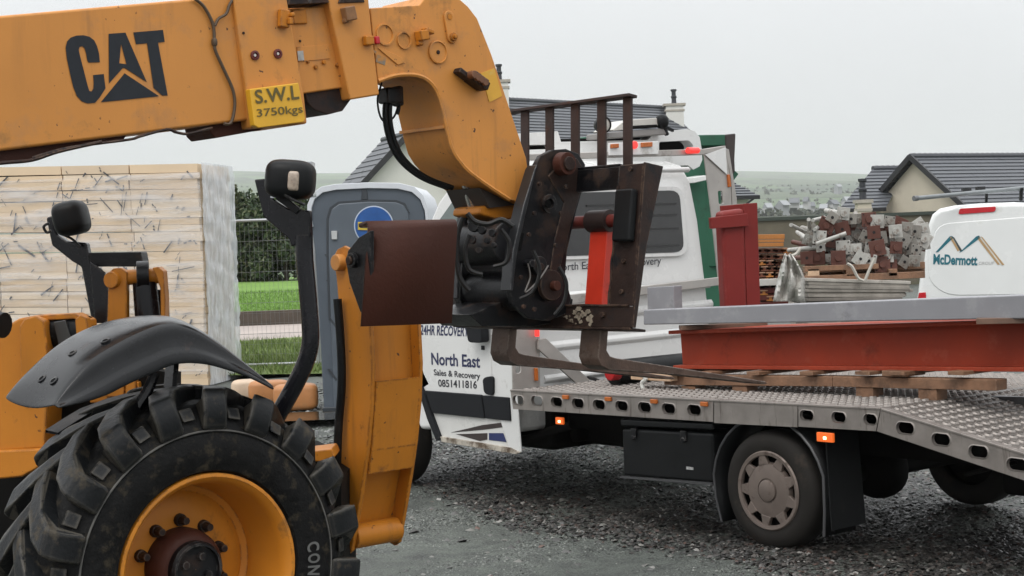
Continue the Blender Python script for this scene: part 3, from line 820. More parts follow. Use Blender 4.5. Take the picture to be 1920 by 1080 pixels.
so = fender.modifiers.new('thick', 'SOLIDIFY'); so.thickness = .008; so.offset = -1
sb = fender.modifiers.new('sub', 'SUBSURF'); sb.levels = 1; sb.render_levels = 2
for (ii, f) in ((1, .55), (1, .30), (2, .45), (3, .2)):
    ra, rb = rows[ii], rows[ii + 1]
    c = cre[ii].lerp(inn[ii], f) + Z3 * math.sin(math.pi * ii / 9) * .010
    nn_ = (cre[ii + 1] - cre[ii]).cross(inn[ii] - cre[ii]).normalized(); nn_ = nn_ if nn_.z > 0 else -nn_
    mm = MB(); mm.lathe([(.017, -.01), (.017, .003), (.010, .004), (.008, -.004), (.001, -.004)], c, nn_, 14); mm.build('mudguard_bolt', blackst, fender)
mm = MB(); mm.tube([lat(-.16).hit(*p) for p in [(290, 700), (275, 735), (240, 790)]], .02, 8); mm.bar(lat(-.2).hit(325, 660), lat(-.2).hit(318, 740), .06, .02, H3); mm.build('mudguard_stay', blackpaint, tele)
# inner guard hugging the tyre's far shoulder
mm = MB(); qa, qb = lat(-.40), lat(-.33)
A_ = [qa.hit(*p) for p in [(85, 806), (118, 785), (150, 766), (200, 747), (260, 731), (320, 724), (372, 722)]]
vsx = []
for p in A_: vsx += [p, p + N3 * .10 - Z3 * .004, p + N3 * .10 - Z3 * .012, p - Z3 * .01]
mm.add(vsx, [(4 * i + j, 4 * i + (j + 1) % 4, 4 * i + 4 + (j + 1) % 4, 4 * i + 4 + j) for i in range(len(A_) - 1) for j in range(4)])
mm.build('inner_guard', blackpl, tele)

# --- mirror on the bent post
def rail(Y0): return lambda x, y: at(x, y, Y0)
g6 = rail(6.05)
PM = Plane(g6(560, 500), (-.25, -1, 0))
mm = MB(); mm.tube([PM.hit(*p) for p in [(516, 788), (534, 756), (556, 716), (574, 676), (582, 640), (581, 600), (576, 540), (571, 480), (570, 440)]], .0335, 14); mp = mm.build('mirror_post', blackpaint, tele)
mm = MB(); mm.prism([p + PM.n * .02 for p in PM.poly([(480, 337), (500, 335), (512, 372), (545, 392), (584, 395), (586, 440), (580, 455), (549, 462), (545, 448), (497, 406)])], -PM.n * .03); mm.build('mirror_bracket', blackpaint, tele, bevel=.006)
mm = MB(); mm.prism([p + PM.n * .03 for p in PM.poly([(500, 340), (520, 352), (568, 392), (560, 402), (520, 372)])], -PM.n * .02); mm.build('bracket_rib', blackst, tele, bevel=.004)
def mirror_head(cx, cy, w, h, Y0, tilt, lens=None):
    c = at(cx, cy, Y0); s = F / Y0
    X = Vector((math.cos(tilt), math.sin(tilt) * .0, math.sin(tilt))); X.normalize(); Yv = Vector((0, 1, 0)); Zv = X.cross(Yv)
    mm = MB(); mm.blob(c, (X, Yv, Zv), (w / s / 2, .10, h / s / 2), 3.6, 28, 16)
    o = mm.build('mirror_head', blackpl, tele)
    return o, c, X, Zv
mh, c, X, Zv = mirror_head(545, 337, 92, 74, 5.98, R(-6))
lc = at(559, 341, 5.98) - Vector((0, .078, 0))
mm = MB(); mm.blob(lc, (X, Vector((.25, 1, 0)).normalized(), Zv), (.021, .03, .037), 5, 20, 12); mm.build('indicator_lens', M('clear_lens', (.36, .29, .23), .18, var=.35, scale=50, dirt=(.24, .10, .04), amt=.2, dscale=30), mh)
mm = MB(); mm.box(c + Vector((.0, .06, 0)), (.16, .1, .13)); mm.build('mirror_glass', M('mirror_glass', (.5, .52, .54), .05, .9, var=.02), mh)
mm = MB(); mm.tube([at(*p, 5.92) for p in [(502, 340), (520, 335), (545, 340)]], .006, 6); mm.tube([at(*p, 5.9) for p in [(505, 342), (520, 352), (545, 372), (572, 384)]], .006, 6); mm.build('mirror_wire', blackst, tele)

# --- far mirror on its arm
mh2, c, X, Zv = mirror_head(134, 409, 60, 64, 6.9, R(10))
mm = MB(); mm.tube([at(*p, 6.92) for p in [(118, 440), (135, 448), (150, 462)]], .006, 6); mm.tube([at(*p, 6.92) for p in [(92, 418), (82, 425), (88, 436), (96, 432)]], .006, 6); mm.build('mirror_wire', blackst, tele)
PA = Plane(at(130, 470, 6.95), (-.2, -1, 0))
mm = MB(); mm.prism(PA.poly([(86, 408), (98, 404), (108, 440), (125, 452), (162, 455), (170, 500), (200, 570), (206, 606), (172, 606), (152, 500), (135, 490), (97, 460)]), Vector((0, .06, 0))); mm.build('mirror_arm', blackpaint, tele, bevel=.008)
mm = MB(); mm.prism(PA.poly([(165, 474), (264, 472), (268, 492), (262, 500), (170, 500)]), Vector((0, .12, 0))); mm.build('cross_plate', blackst, tele, bevel=.004)
mm = MB(); mm.prism(PA.off(.05).poly([(168, 490), (196, 512), (205, 560), (200, 606), (178, 606)]), Vector((0, .03, 0))); mm.build('arm_gusset', blackpaint, tele, bevel=.004)

# --- clevis with pin and black link behind the mudguard
PCk = Plane(at(240, 540, 6.6), N3)
for dn, x0 in ((0, 0), (-.17, 0)):
    q = PCk.off(dn)
def cyl_px(nm, mat, q, x0, y0, x1, y1, r, parent=tele, seg=18, bevel=.003):
    mm = MB(); mm.cyl(q.hit(x0, y0), q.hit(x1, y1), r, r, seg); return mm.build(nm, mat, parent, bevel=bevel)
fr = Plane(at(240, 540, 6.6), (-.1, -1, 0))
mm = MB(); mm.prism(fr.poly([(203, 512), (212, 503), (226, 502), (238, 510), (238, 640), (200, 640)]), Vector((0, .05, 0))); mm.build('clevis_plate', yellow2, tele, bevel=.006)
mm = MB(); mm.prism(fr.poly([(285, 502), (296, 500), (306, 508), (310, 560), (309, 640), (302, 640), (300, 540), (290, 512)]), Vector((0, .08, 0))); mm.build('clevis_plate', yellow2, tele, bevel=.005)
mm = MB(); mm.cyl(fr.hit(205, 522) + Vector((0, .03, 0)), fr.hit(300, 517) + Vector((0, .06, 0)), .032, .032, 20); mm.build('clevis_pin', yellow2, tele, bevel=.004)
disc(fr.hit(213, 525) + Vector((0, .012, 0)), Vector((-.3, -1, 0)).normalized(), .036, .03, 'pin_boss', yellow2, 20)
mm = MB(); mm.lathe([(.034, -.025), (.058, -.025), (.058, .025), (.034, .025)], fr.hit(264, 516) + Vector((0, .04, 0)), Vector((1, .2, .0)), 24, closed=True); mm.build('link_eye', blackst, tele, bevel=.003)
mm = MB(); mm.cyl(fr.hit(266, 530) + Vector((0, .05, 0)), fr.hit(276, 640) + Vector((0, .05, 0)), .05, .055, 16); mm.build('lift_cylinder', blackpaint, tele)
mm = MB(); mm.prism(fr.poly([(240, 545), (300, 545), (303, 640), (240, 640)]), Vector((0, .03, 0))); mm.v = [p + Vector((0, .14, 0)) for p in mm.v]; mm.build('back_plate', blackst, tele)

# --- yellow chassis ends behind the wheel
PE = Plane(at(60, 700, 6.35), (-.35, -1, 0))
DP = Vector((.0, .25, 0))
mm = MB(); mm.prism(PE.poly([(-40, 690), (-12, 640), (10, 612), (35, 597), (62, 592), (85, 600), (90, 640), (92, 720), (84, 842), (-40, 850)]), DP); mm.build('chassis_frame', yellow2, tele, bevel=.012)
mm = MB(); mm.prism(PE.off(.03).poly([(36, 612), (45, 598), (66, 592), (82, 602), (88, 640), (86, 700), (40, 760)]), Vector((0, .03, 0))); mm.build('frame_flange', yellow2, tele, bevel=.008)
mm = MB(); mm.prism(PE.off(.025).poly([(-40, 846), (60, 842), (88, 840), (86, 870), (40, 895), (-40, 902)]), DP); mm.build('lower_frame', yellow2, tele, bevel=.01)
mm = MB(); mm.prism(PE.off(-.05).poly([(60, 592), (140, 588), (166, 600), (168, 614), (158, 606), (138, 598), (62, 602)]), Vector((0, .12, 0))); mm.build('frame_cap', yellow2, tele, bevel=.004)
mm = MB(); mm.prism(PE.off(-.02).poly([(140, 600), (150, 590), (162, 596), (170, 640), (170, 700), (150, 700)]), Vector((0, .06, 0))); mm.build('frame_flange', yellow2, tele, bevel=.006)
mm = MB(); mm.cyl(PE.off(-.1).hit(80, 625), PE.off(-.1).hit(165, 622), .065, .065, 20); mm.build('axle_cylinder', blackpl, tele)
mm = MB(); mm.prism(PE.off(-.03).poly([(100, 604), (122, 600), (135, 640), (112, 660)]), Vector((0, .02, 0))); mm.build('strap_plate', M('grey_black_strap', (.04, .04, .038), .5), tele, bevel=.004)
mm = MB(); mm.prism(PE.off(-.2).poly([(80, 640), (260, 690), (330, 700), (330, 900), (60, 900)]), Vector((0, .1, 0))); mm.build('axle_housing', under, tele)
mm = MB()
for (x, w) in ((225, 26), (247, 12)): mm.prism(PE.off(-.15).poly([(x - w, 712), (x, 706), (x + 8, 712), (x + 8, 745), (x - w, 745)]), Vector((0, .05, 0)))
mm.prism(PE.off(-.16).poly([(168, 735), (205, 718), (260, 716), (262, 752), (168, 756)]), Vector((0, .05, 0)))
mm.build('axle_bracket', yellow2, tele, bevel=.006)
mm = MB(); mm.prism(PE.off(-.3).poly([(-40, 850), (420, 850), (560, 860), (640, 900), (640, 1100), (-40, 1100)]), Vector((0, .6, 0))); mm.build('chassis_belly', under, tele)
mm = MB(); mm.cyl(PE.off(.2).hit(-30, 605), PE.off(.2).hit(8, 610), .05, .05, 14); mm.build('hose_end', blackpl, tele)

# --- stabiliser leg with its foot plate
SP = at(690, 720, 6.45)
PS = Plane(SP, -H3)                                # rear plate of the leg, square to the machine
LEG = [(624, 482), (632, 467), (644, 461), (656, 468), (668, 520), (684, 580), (693, 612), (697, 690), (695, 760), (688, 840), (680, 900), (668, 975), (658, 1034), (650, 1040), (637, 1032),
       (629, 960), (628, 880), (633, 780), (638, 690), (637, 600), (630, 520)]
mm = MB(); mm.prism(PS.poly(LEG), H3 * .022); leg = mm.build('stabiliser_leg', yellow2, tele, bevel=.006)
FW = .245
mm = MB(); mm.prism([p + H3 * FW for p in PS.poly(LEG)], H3 * .018); mm.build('leg_plate', yellow2, leg, bevel=.004)
def legface(nm, a, b, inset, mat=yellow2, th=.012):
    """panel between the two leg plates from pixel a to pixel b on the outer edge"""
    p, q_ = PS.hit(*a), PS.hit(*b)
    p = p - N3 * inset + H3 * .022; q_ = q_ - N3 * inset + H3 * .022
    mm = MB(); mm.prism([p, p + H3 * (FW - .022), q_ + H3 * (FW - .022), q_], -N3 * th); return mm.build(nm, mat, leg)
legface('leg_panel', (690, 600), (697, 735), .045)
legface('cover_panel', (697, 716), (688, 846), -.004)
legface('cover_panel', (688.2, 845), (683, 890), -.004)
legface('leg_panel', (686, 870), (664, 1000), .075)
a = PS.hit(664, 1010) - N3 * .045
mm = MB(); mm.cyl(a + H3 * .02, a + H3 * (FW + .01), .052, .052, 24); mm.build('pivot_tube', yellow2, leg, bevel=.004)
mm = MB(); mm.cyl(PS.hit(641, 492) - H3 * .035, PS.hit(641, 492) + H3 * (FW), .034, .034, 24); mm.build('pivot_boss', yellow, leg, bevel=.005)
mm = MB(); mm.tube([PS.hit(*p) - H3 * .03 for p in [(644, 560), (650, 640), (652, 720), (646, 800), (642, 900), (640, 970)]], .018, 10); mm.build('cylinder_hose', blackpl, tele)
# foot plate: flat plate facing outward with a rolled top edge
FQ = Plane(at(770, 510, 6.22), N3 * .98 + Z3 * .12 - H3 * .22)
ft = [FQ.hit(*p) for p in [(690, 430), (856, 426), (846, 606), (677, 612)]]
up_ = (ft[0] - ft[3]).normalized()
mm = MB()
prof_ = [(0, 0)] + [(.03 * math.sin(t), .03 * (1 - math.cos(t))) for t in [R(x) for x in (15, 35, 55, 75, 90)]] + [(.03, .10)]
def frow(p, nrm):
    return [p + up_ * a - nrm * b for a, b in prof_]
L_ = [ft[3]] + frow(ft[0], FQ.n); R_ = [ft[2]] + frow(ft[1], FQ.n)
k = len(L_); mm.add(L_ + R_, [(i, i + 1, k + i + 1, k + i) for i in range(k - 1)])
pad = mm.build('stabiliser_foot', rusty, tele)
so = pad.modifiers.new('thick', 'SOLIDIFY'); so.thickness = .014; so.offset = 0
bq = Plane(FQ.hit(690, 520) - FQ.n * .02, -H3)
mm = MB(); mm.prism(bq.poly([(694, 432), (672, 445), (652, 470), (648, 490), (655, 530), (675, 585), (694, 600)]), H3 * .02); mm.build('foot_bracket', blackst, tele, bevel=.004)
disc(bq.hit(664, 488) , -H3, .03, .02, 'foot_pin', blackst, 20); disc(bq.hit(664, 488) - H3 * .02, -H3, .018, .01, 'foot_pin', rustydark, 14)
# yellow bracket between wheel and leg
qx = Plane(at(605, 880, 6.35), (-.3, -1, 0))
mm = MB(); mm.prism(qx.poly([(572, 848), (622, 842), (628, 858), (612, 862), (622, 890), (628, 930), (626, 962), (610, 950), (606, 890), (596, 866), (575, 866)]), Vector((0, .2, 0))); mm.build('axle_bracket', yellow2, tele, bevel=.006)

# --- fork carriage
TH = R(9)
UP = (Z3 * math.cos(TH) + H3 * math.sin(TH)).normalized(); FWD = (H3 * math.cos(TH) - Z3 * math.sin(TH)).normalized()
K0 = at(1183, 614, 7.15)                          # near bottom corner, rear face
PK = Plane(K0, -FWD)
car = empty('fork_carriage', K0); car.parent = tele; car.location = K0 - ORIGIN[tele]; ORIGIN[car] = K0
def kp(a, c, b=0.0):                              # a = metres from the near corner towards the far one, c = up the mast, b = forward
    return K0 - N3 * a + UP * c + FWD * b
WD = 1.27
def kbox(nm, mat, a0, a1, c0, c1, b0, b1, bevel=.004):
    mm = MB(); mm.box(kp((a0 + a1) / 2, (c0 + c1) / 2, (b0 + b1) / 2), (abs(a1 - a0), abs(b1 - b0), abs(c1 - c0)), (-N3, FWD, UP)); return mm.build(nm, mat, car, bevel=bevel)
TOPC = .745
kbox('bottom_bar', rustydark, 0, WD, 0, .095, 0, .02)
kbox('bottom_flange', rustydark, .002, WD - .002, -.012, .0, -.004, .10)
kbox('side_post', rustydark, 0, .15, .098, TOPC, 0, .02)
mm = MB(); mm.prism([kp(0, 0, 0), kp(0, 0, .02), kp(0, TOPC * .5, .05), kp(0, TOPC + .004, .12), kp(0, TOPC + .004, 0)], N3 * .012); mm.build('side_flange', rustydark, car, bevel=.003)
kbox('side_post', rustydark, WD - .15, WD, .098, TOPC, 0, .02)
kbox('side_flange', blackst, WD, WD + .012, .0, TOPC, .0, .12)
kbox('top_beam', blackst, .152, WD - .152, TOPC - .11, TOPC - .005, .002, .022)
kbox('top_flange', blackst, .152, WD - .152, TOPC - .003, TOPC + .008, .0, .10)
kbox('rubber_pad', blackpl, .012, .125, TOPC - .36, TOPC - .12, -.045, -.002, bevel=.012)
for i, a in enumerate((.10, .27, .45, .63, .81, .99, 1.17)):
    mm = MB(); mm.bar(kp(a + .02, TOPC - .06, .03), kp(a + .02, TOPC + .31, -.01), .012, .055, N3); mm.build('slat', barbrown, car, bevel=.002)
mm = MB(); mm.bar(kp(.085, TOPC + .315, -.012), kp(WD, TOPC + .315, -.012), .055, .014, UP); mm.build('top_rail', barbrown, car, bevel=.002)
sh0, sh1 = kp(.10, .50, .06), kp(WD - .1, .50, .06)
mm = MB(); mm.cyl(sh0, sh1, .030, .030, 20); mm.build('fork_shaft', M('dark_red_shaft', (.13, .018, .012), .5, .2, var=.2, scale=14), car)
def fork(a):
    fk = []
    mm = MB(); mm.box(kp(a, .27, .075), (.115, .045, .44), (-N3, FWD, UP)); sk = mm.build('fork', redfork, car, bevel=.004)
    mm = MB(); mm.lathe([(.031, -.065), (.052, -.065), (.052, .065), (.031, .065)], kp(a, .50, .06), N3, 24, closed=True); mm.build('fork_eye', M('fork_eye_black', (.03, .018, .016), .5, .3, var=.3), car)
    # heel and tine
    pts = [(.052, .06), (.10, .06), (.10, -.10), (.125, -.125), (.16, -.130), (1.24, -.160), (1.26, -.168), (1.24, -.174), (.60, -.176), (.12, -.188), (.072, -.172), (.048, -.135)]
    mm = MB(); mm.prism([kp(a - .066, c, b) for b, c in pts], -N3 * .132); mm.build('tine', M('worn_fork_steel', (.085, .052, .038), .5, .3, var=.35, scale=9, dirt=(.045, .022, .014), amt=.35, dscale=5, bump=.25, edge=(.24, .20, .17), er=.01, eamt=.6), car, bevel=.004)
fork(.31); fork(.95)
# quick hitch plates
def hitch(k, pts, mat, th=.03, nm='hitch_plate'):
    q = lat(k); mm = MB(); mm.prism(q.poly(pts), -N3 * th); return mm.build(nm, mat, car, bevel=.005)
kc = (K0 - N3 * WD / 2 - W).dot(N3)
NEAR = [(1003, 312), (1014, 292), (1035, 281), (1062, 279), (1085, 288), (1098, 308), (1096, 345), (1080, 400), (1064, 470), (1060, 520), (1072, 560), (1062, 588), (1030, 602), (990, 596), (962, 572), (955, 540), (965, 470), (983, 385)]
hitch(kc + .20, NEAR, blackst)
hitch(kc + .205, [(1028, 330), (1060, 296), (1082, 296), (1096, 318), (1092, 350), (1070, 425), (1052, 500), (1030, 520), (1040, 450), (1058, 380)], rustydark, .012, 'hitch_cheek')
hitch(kc + .235, [(1003, 316), (1008, 308), (987, 396), (969, 480), (962, 545), (957, 545), (962, 470), (982, 384)], M('worn_highlight_steel', (.022, .023, .025), .35, .3, var=.3, edge=(.14, .14, .14), er=.006, eamt=.6), .07, 'plate_edge')  # lighter strip paints in the near plate's edge highlight, with some wear
q = lat(kc + .22)
disc(q.hit(1052, 308), N3, .056, .05, 'hitch_pin', rusty, 28, car); disc(q.hit(1052, 308) + N3 * .05, N3, .034, .014, 'hitch_pin', rustydark, 20, car)
mm = MB(); mm.lathe([(.022, .0), (.040, .0), (.044, .016), (.024, .018)], lat(kc + .208).hit(1027, 382), N3, 20, closed=True); mm.build('slot_eye', blackst, car)
disc(q.hit(1030, 535), N3, .075, .02, 'locking_plate', rustydark, 22, car); disc(q.hit(1032, 536) + N3 * .02, N3, .024, .03, 'locking_bolt', rusty, 14, car)
disc(q.hit(1005, 498), N3, .045, .03, 'locking_boss', blackst, 20, car); disc(q.hit(1005, 500) + N3 * .03, N3, .016, .012, 'locking_bolt', rustydark, 12, car)
disc(q.hit(985, 494), N3, .018, .05, 'locking_bolt', blackst, 12, car)
mm = MB(); mm.tube([lat(kc + .26).hit(*p) for p in [(990, 494), (994, 520), (985, 548), (1010, 525), (1028, 498)]], .004, 6); mm.build('safety_chain', M('dull_wire', (.16, .15, .14), .5, .5), car)
hitch(kc - .16, [(872, 398), (882, 405), (868, 490), (862, 560), (870, 590), (905, 610), (960, 610), (960, 420)], blackst, .03)
hitch(kc - .12, [(873, 400), (879, 402), (866, 480), (861, 560), (856, 560), (858, 480)], M('worn_highlight_steel', (.10, .10, .10)), .06, 'plate_edge')  # same painted edge highlight on the far plate
mm = MB(); a0 = lat(kc + .19).hit(985, 545); mm.cyl(a0, a0 - N3 * .42, .092, .092, 32); mm.build('rotator_tube', blackst, car, bevel=.006)
mm = MB(); a0 = lat(kc + .18).hit(955, 455); mm.cyl(a0, a0 - N3 * .30, .10, .10, 28); mm.cyl(a0 - N3 * .30, a0 - N3 * .34, .085, .07, 28); mm.build('knuckle', blackst, car, bevel=.01)
for (x, y, r, d) in ((905, 432, .020, .03), (925, 437, .018, .03), (890, 425, .026, .03), (928, 460, .012, .03), (900, 470, .014, .03), (915, 452, .014, .03), (886, 450, .02, .03)):
    c = at(x, y, 7.06); disc(c, Vector((-.25, -1, .1)).normalized(), r, d, 'hydraulic_fitting', blackst, 14, car)
kbox('lower_gusset', rustydark, WD - .2, WD, -.005, .15, -.07, -.004)
hitch(kc + .1, [(955, 560), (1075, 560), (1070, 600), (1000, 612), (905, 612), (880, 590)], blackst, .3, 'hitch_base')
mudm = M('dried_mud', (.24, .20, .15), .9, var=.4, scale=30, dirt=(.06, .04, .025), amt=.4, dscale=22)
mr_ = random.Random(12); mm = MB()
for k in range(26):
    a_ = mr_.gauss(.36, .07); c_ = min(.085, max(.012, mr_.gauss(.045, .02))); r_ = mr_.uniform(.004, .016)
    pc_ = kp(a_, c_, -.001); n_ = 7; ph_ = mr_.uniform(0, 6)
    pts_ = [pc_ + (N3 * math.cos(ph_ + 6.283 * q_ / n_) * 1.3 + UP * math.sin(ph_ + 6.283 * q_ / n_)) * r_ * mr_.uniform(.5, 1.3) for q_ in range(n_)]
    mm.prism(pts_, -FWD * .004)
o = mm.build('mud_splash', mudm, car); tag(o, kind='stuff')
# tilt cylinder rod and boom tip
q = lat(-.66 - BW / 2)
mm = MB(); mm.cyl(q.hit(868, 318), q.hit(892, 402), .027, .027, 20); mm.build('tilt_rod', chrome, tele)
mm = MB(); mm.prism(lat(-.72).poly([(898, 402), (900, 388), (935, 378), (976, 380), (976, 408), (940, 414)]), -N3 * .2); mm.build('boom_tip', yellow2, tele, bevel=.012)
mm = MB(); mm.prism(lat(-.70).poly([(900, 352), (968, 384), (918, 390)]), -N3 * .25); mm.build('boom_underside_shade', M('shadow_steel', (.03, .022, .018), .6), tele)  # dark wedge standing in for the shade under the boom tip
disc(lat(-.655).hit(979, 371), N3, .024, .012, 'tip_boss', yellow, 16)

# hoses, bolts and weld beads on the carriage
hz_ = M('hose_rubber', (.006, .006, .006), .45, var=.2, scale=20, spec=.3, dirt=(.03, .022, .016), amt=.2)
for pts, Y0, r in (([(868, 408), (858, 440), (856, 480), (862, 520), (880, 545)], 7.0, .012), ([(876, 400), (890, 415), (915, 420), (940, 412), (962, 425)], 6.95, .012), ([(880, 440), (872, 470), (880, 505), (905, 515)], 6.98, .010),
                   ([(940, 430), (955, 455), (950, 490), (925, 500)], 6.93, .010), ([(1000, 470), (1012, 505), (1000, 545), (975, 560)], 6.85, .008), ([(1048, 500), (1062, 530), (1058, 565), (1040, 590)], 6.86, .008)):
    mm = MB(); mm.tube([at(x, y, Y0) for x, y in pts], r, 8); mm.build('carriage_hose', hz_, car)
for (x, y) in ((1010, 345), (1000, 400), (990, 440), (1050, 400), (1040, 460), (975, 520), (1000, 580), (1045, 580), (980, 575), (1060, 350)):
    disc(lat(kc + .232).hit(x, y), N3, .011, .012, 'plate_bolt', rustydark, 8, car, .002)
for a_ in (.18, .45, .6, .8, 1.0):
    disc(kp(a_, .055, -.001), -FWD, .014, .014, 'bar_bolt', rustydark, 8, car, .002)
for a_, c_ in ((.07, .16), (.07, .30), (.07, .72)):
    disc(kp(a_, c_, -.001), -FWD, .012, .012, 'post_bolt', rustydark, 8, car, .002)
mm = MB(); mm.tube([kp(.15 + .004 * math.sin(i * 2.1), .10 + i * .05, -.002) for i in range(12)], .007, 6); mm.tube([kp(.02 + i * .1, .098 + .003 * math.sin(i * 3.), -.002) for i in range(12)], .007, 6); mm.build('weld_bead', rustydark, car)
hitch(kc + .238, [(978, 436), (984, 436), (978, 470), (972, 470)], M('slot_black', (.003, .003, .003), .8, spec=.1), .012, 'plate_slot')
disc(lat(kc + .236).hit(1027, 382), N3, .02, .004, 'slot_disc', M('slot_black', (.003, .003, .003), .8), 16, car, .001)  # plain black disc filling the slot eye
# ================================================================ recovery truck
AZ_R = R(-39.5)
A3 = Vector((math.sin(AZ_R), math.cos(AZ_R), 0)); M3 = Vector((-A3.y, A3.x, 0)); V3 = -M3     # A3 forward, M3 its left side, V3 to its right
TW = on_z(1440, 920, 0.335)
TG = Vector((TW.x, TW.y, 0))
truck = empty('recovery_truck', TG)
tag(truck, 'white recovery flatbed truck with aluminium slotted deck and blue-black door lettering', 'truck')
def tp(u, v, w): return TG + A3 * u + V3 * v + Z3 * w
TL = Plane(TW + M3 * .03, M3)
def tl(v): return Plane(tp(0, v, 0), M3)
def U(p): return (p - TG).dot(A3)
UF = U(TL.hit(957, 732))
def tri_slot(q, cx, cy, w, h):
    c = q.hit(cx, cy)
    e = A3; pts = []
    for i in range(16):
        t = 2 * math.pi * i / 16
        dx = math.cos(t) * h / 2 + math.copysign((w - h) / 2, math.cos(t)); dz = math.sin(t) * h / 2
        pts.append(c + e * dx + Z3 * dz)
    return pts
def side(pts, holes, nm='side_rail'):
    hl = [tri_slot(TL, x, y, w, h) for x, y, w, h in holes]
    mm = MB(); mm.prism(TL.poly(pts), V3 * .006, hl); o = mm.build(nm, alu, truck)
    for l in hl:                                  # pressed rim round each slot
        c = sum(l, Vector()) / len(l)
        mm = MB(); k = len(l); out = [c + (p - c) * 1.16 for p in l]
        mm.add([p + M3 * .004 for p in l] + out + [p + V3 * .02 for p in l], [(i, (i + 1) % k, k + (i + 1) % k, k + i) for i in range(k)] + [(i, (i + 1) % k, 2 * k + (i + 1) % k, 2 * k + i) for i in range(k)], True)
        mm.build('slot_rim', alu, o)
    return o
side([(957, 732), (1337, 751.5), (1337, 791), (962, 767)], [(972, 750, .11, .062), (1007, 751, .11, .062), (1044, 753.5, .11, .062), (1084, 756, .11, .062), (1123.5, 758.5, .11, .062), (1166, 761, .11, .062), (1209, 763.5, .11, .062), (1254, 766, .11, .062), (1302, 768.5, .11, .062)])
side([(1339, 750.5), (1495, 758.5), (1495, 801), (1339, 793)], [])
side([(1497, 759.5), (1650, 766.5), (1642, 808.5), (1497, 800)], [(1513, 778.5, .095, .056), (1573, 782, .095, .056), (1632, 786, .085, .056)])
side([(1652, 766.5), (1990, 873), (1990, 924), (1644, 808.5)], [(1697.5, 802.5, .11, .062), (1764.5, 824, .11, .062), (1834.5, 847, .11, .062), (1906.5, 871, .11, .062), (1975, 893, .11, .062)])
DW = 2.12
# deck plates
def along(p, v): return p + V3 * v
a0, a1, a2 = TL.hit(957, 732), TL.hit(1650, 766.5), TL.hit(1990, 873)
RK = a1 - (a1 - a0).normalized() * 0
def deck(p, q, nm, nplank=7):
    for i in range(nplank):
        v0, v1 = DW * i / nplank + .002, DW * (i + 1) / nplank - .003
        mm = MB(); up = Z3 * .0
        mm.prism([along(p, v0) - Z3 * .002, along(q, v0) - Z3 * .002, along(q, v1) - Z3 * .002, along(p, v1) - Z3 * .002], -Z3 * .02); mm.build(nm, aludeck, truck)
deck(a0, a1, 'deck_plank'); deck(a1, a2, 'ramp_plank')
def grip(p, q, nm):
    mm = MB(); mh = MB(); d = q - p; L = d.length; d.normalize(); nrm = d.cross(M3); nrm = nrm if nrm.z > 0 else -nrm
    nu = int(L / .075); nv = int(DW / .066)
    for i in range(nu):
        for j in range(nv):
            c = p + d * (.04 + i * .075) + V3 * (.04 + j * .066 + (.033 if i % 2 else 0))
            vs = []
            for r, hh in ((.025, -.002), (.0185, .007), (.0145, .007), (.0130, .0005)):
                vs += [c + (d * math.cos(t) + V3 * math.sin(t)) * r + nrm * hh for t in [2 * math.pi * k / 7 for k in range(7)]]
            fs = [(a * 7 + k, a * 7 + (k + 1) % 7, a * 7 + 7 + (k + 1) % 7, a * 7 + 7 + k) for a in range(3) for k in range(7)]
            mm.add(vs, fs, True)
            mh.add([c + (d * math.cos(t) * 1.0 + V3 * math.sin(t)) * .0135 + nrm * .0035 for t in [2 * math.pi * k / 7 for k in range(7)]], [tuple(range(7))])
    o = mm.build(nm, alu, truck); tag(o, kind='stuff')
    o = mh.build(nm.replace('grip', 'punched_hole'), under, truck); tag(o, kind='stuff')
    return o
grip(a0, a1, 'deck_grip'); grip(a1, a2, 'ramp_grip')
mm = MB(); mm.bar(TL.hit(957, 732) + V3 * .02, TL.hit(1650, 766.5) + V3 * .02, .05, .012); mm.build('deck_edge', alu, truck, bevel=.003)
mm = MB(); mm.bar(TL.hit(1652, 767) + V3 * .02, TL.hit(1990, 873.5) + V3 * .02, .05, .012); mm.build('ramp_edge', alu, truck, bevel=.003)
mm = MB(); mm.prism([p + V3 * DW for p in TL.poly([(957, 732), (1650, 766.5), (1642, 808.5), (962, 767)])], V3 * .006); mm.build('far_side_rail', alu, truck)
for (x, y) in ((1062, 744.5), (1142, 748), (1228, 752.5), (1322, 757.5)):
    mm = MB(); mm.box(TL.hit(x, y) + M3 * .008, (.055, .016, .026), (A3, M3, Z3)); mm.build('marker_lens', orange, truck, bevel=.004)
for (x, y, w, h) in ((1050, 789, .07, .045), (1548, 820, .11, .05)):
    q = TL.off(-.04) if x < 1100 else TL.off(.005)
    mm = MB(); mm.box(q.hit(x, y), (w, .02, h), (A3, M3, Z3)); lm = mm.build('side_marker_lamp', orange_l, truck, bevel=.004)
    mm = MB(); mm.box(q.hit(x + 1, y + 1) + M3 * .012, (.02, .006, .016), (A3, M3, Z3)); mm.build('bulb', warm_l, lm, bevel=.003)

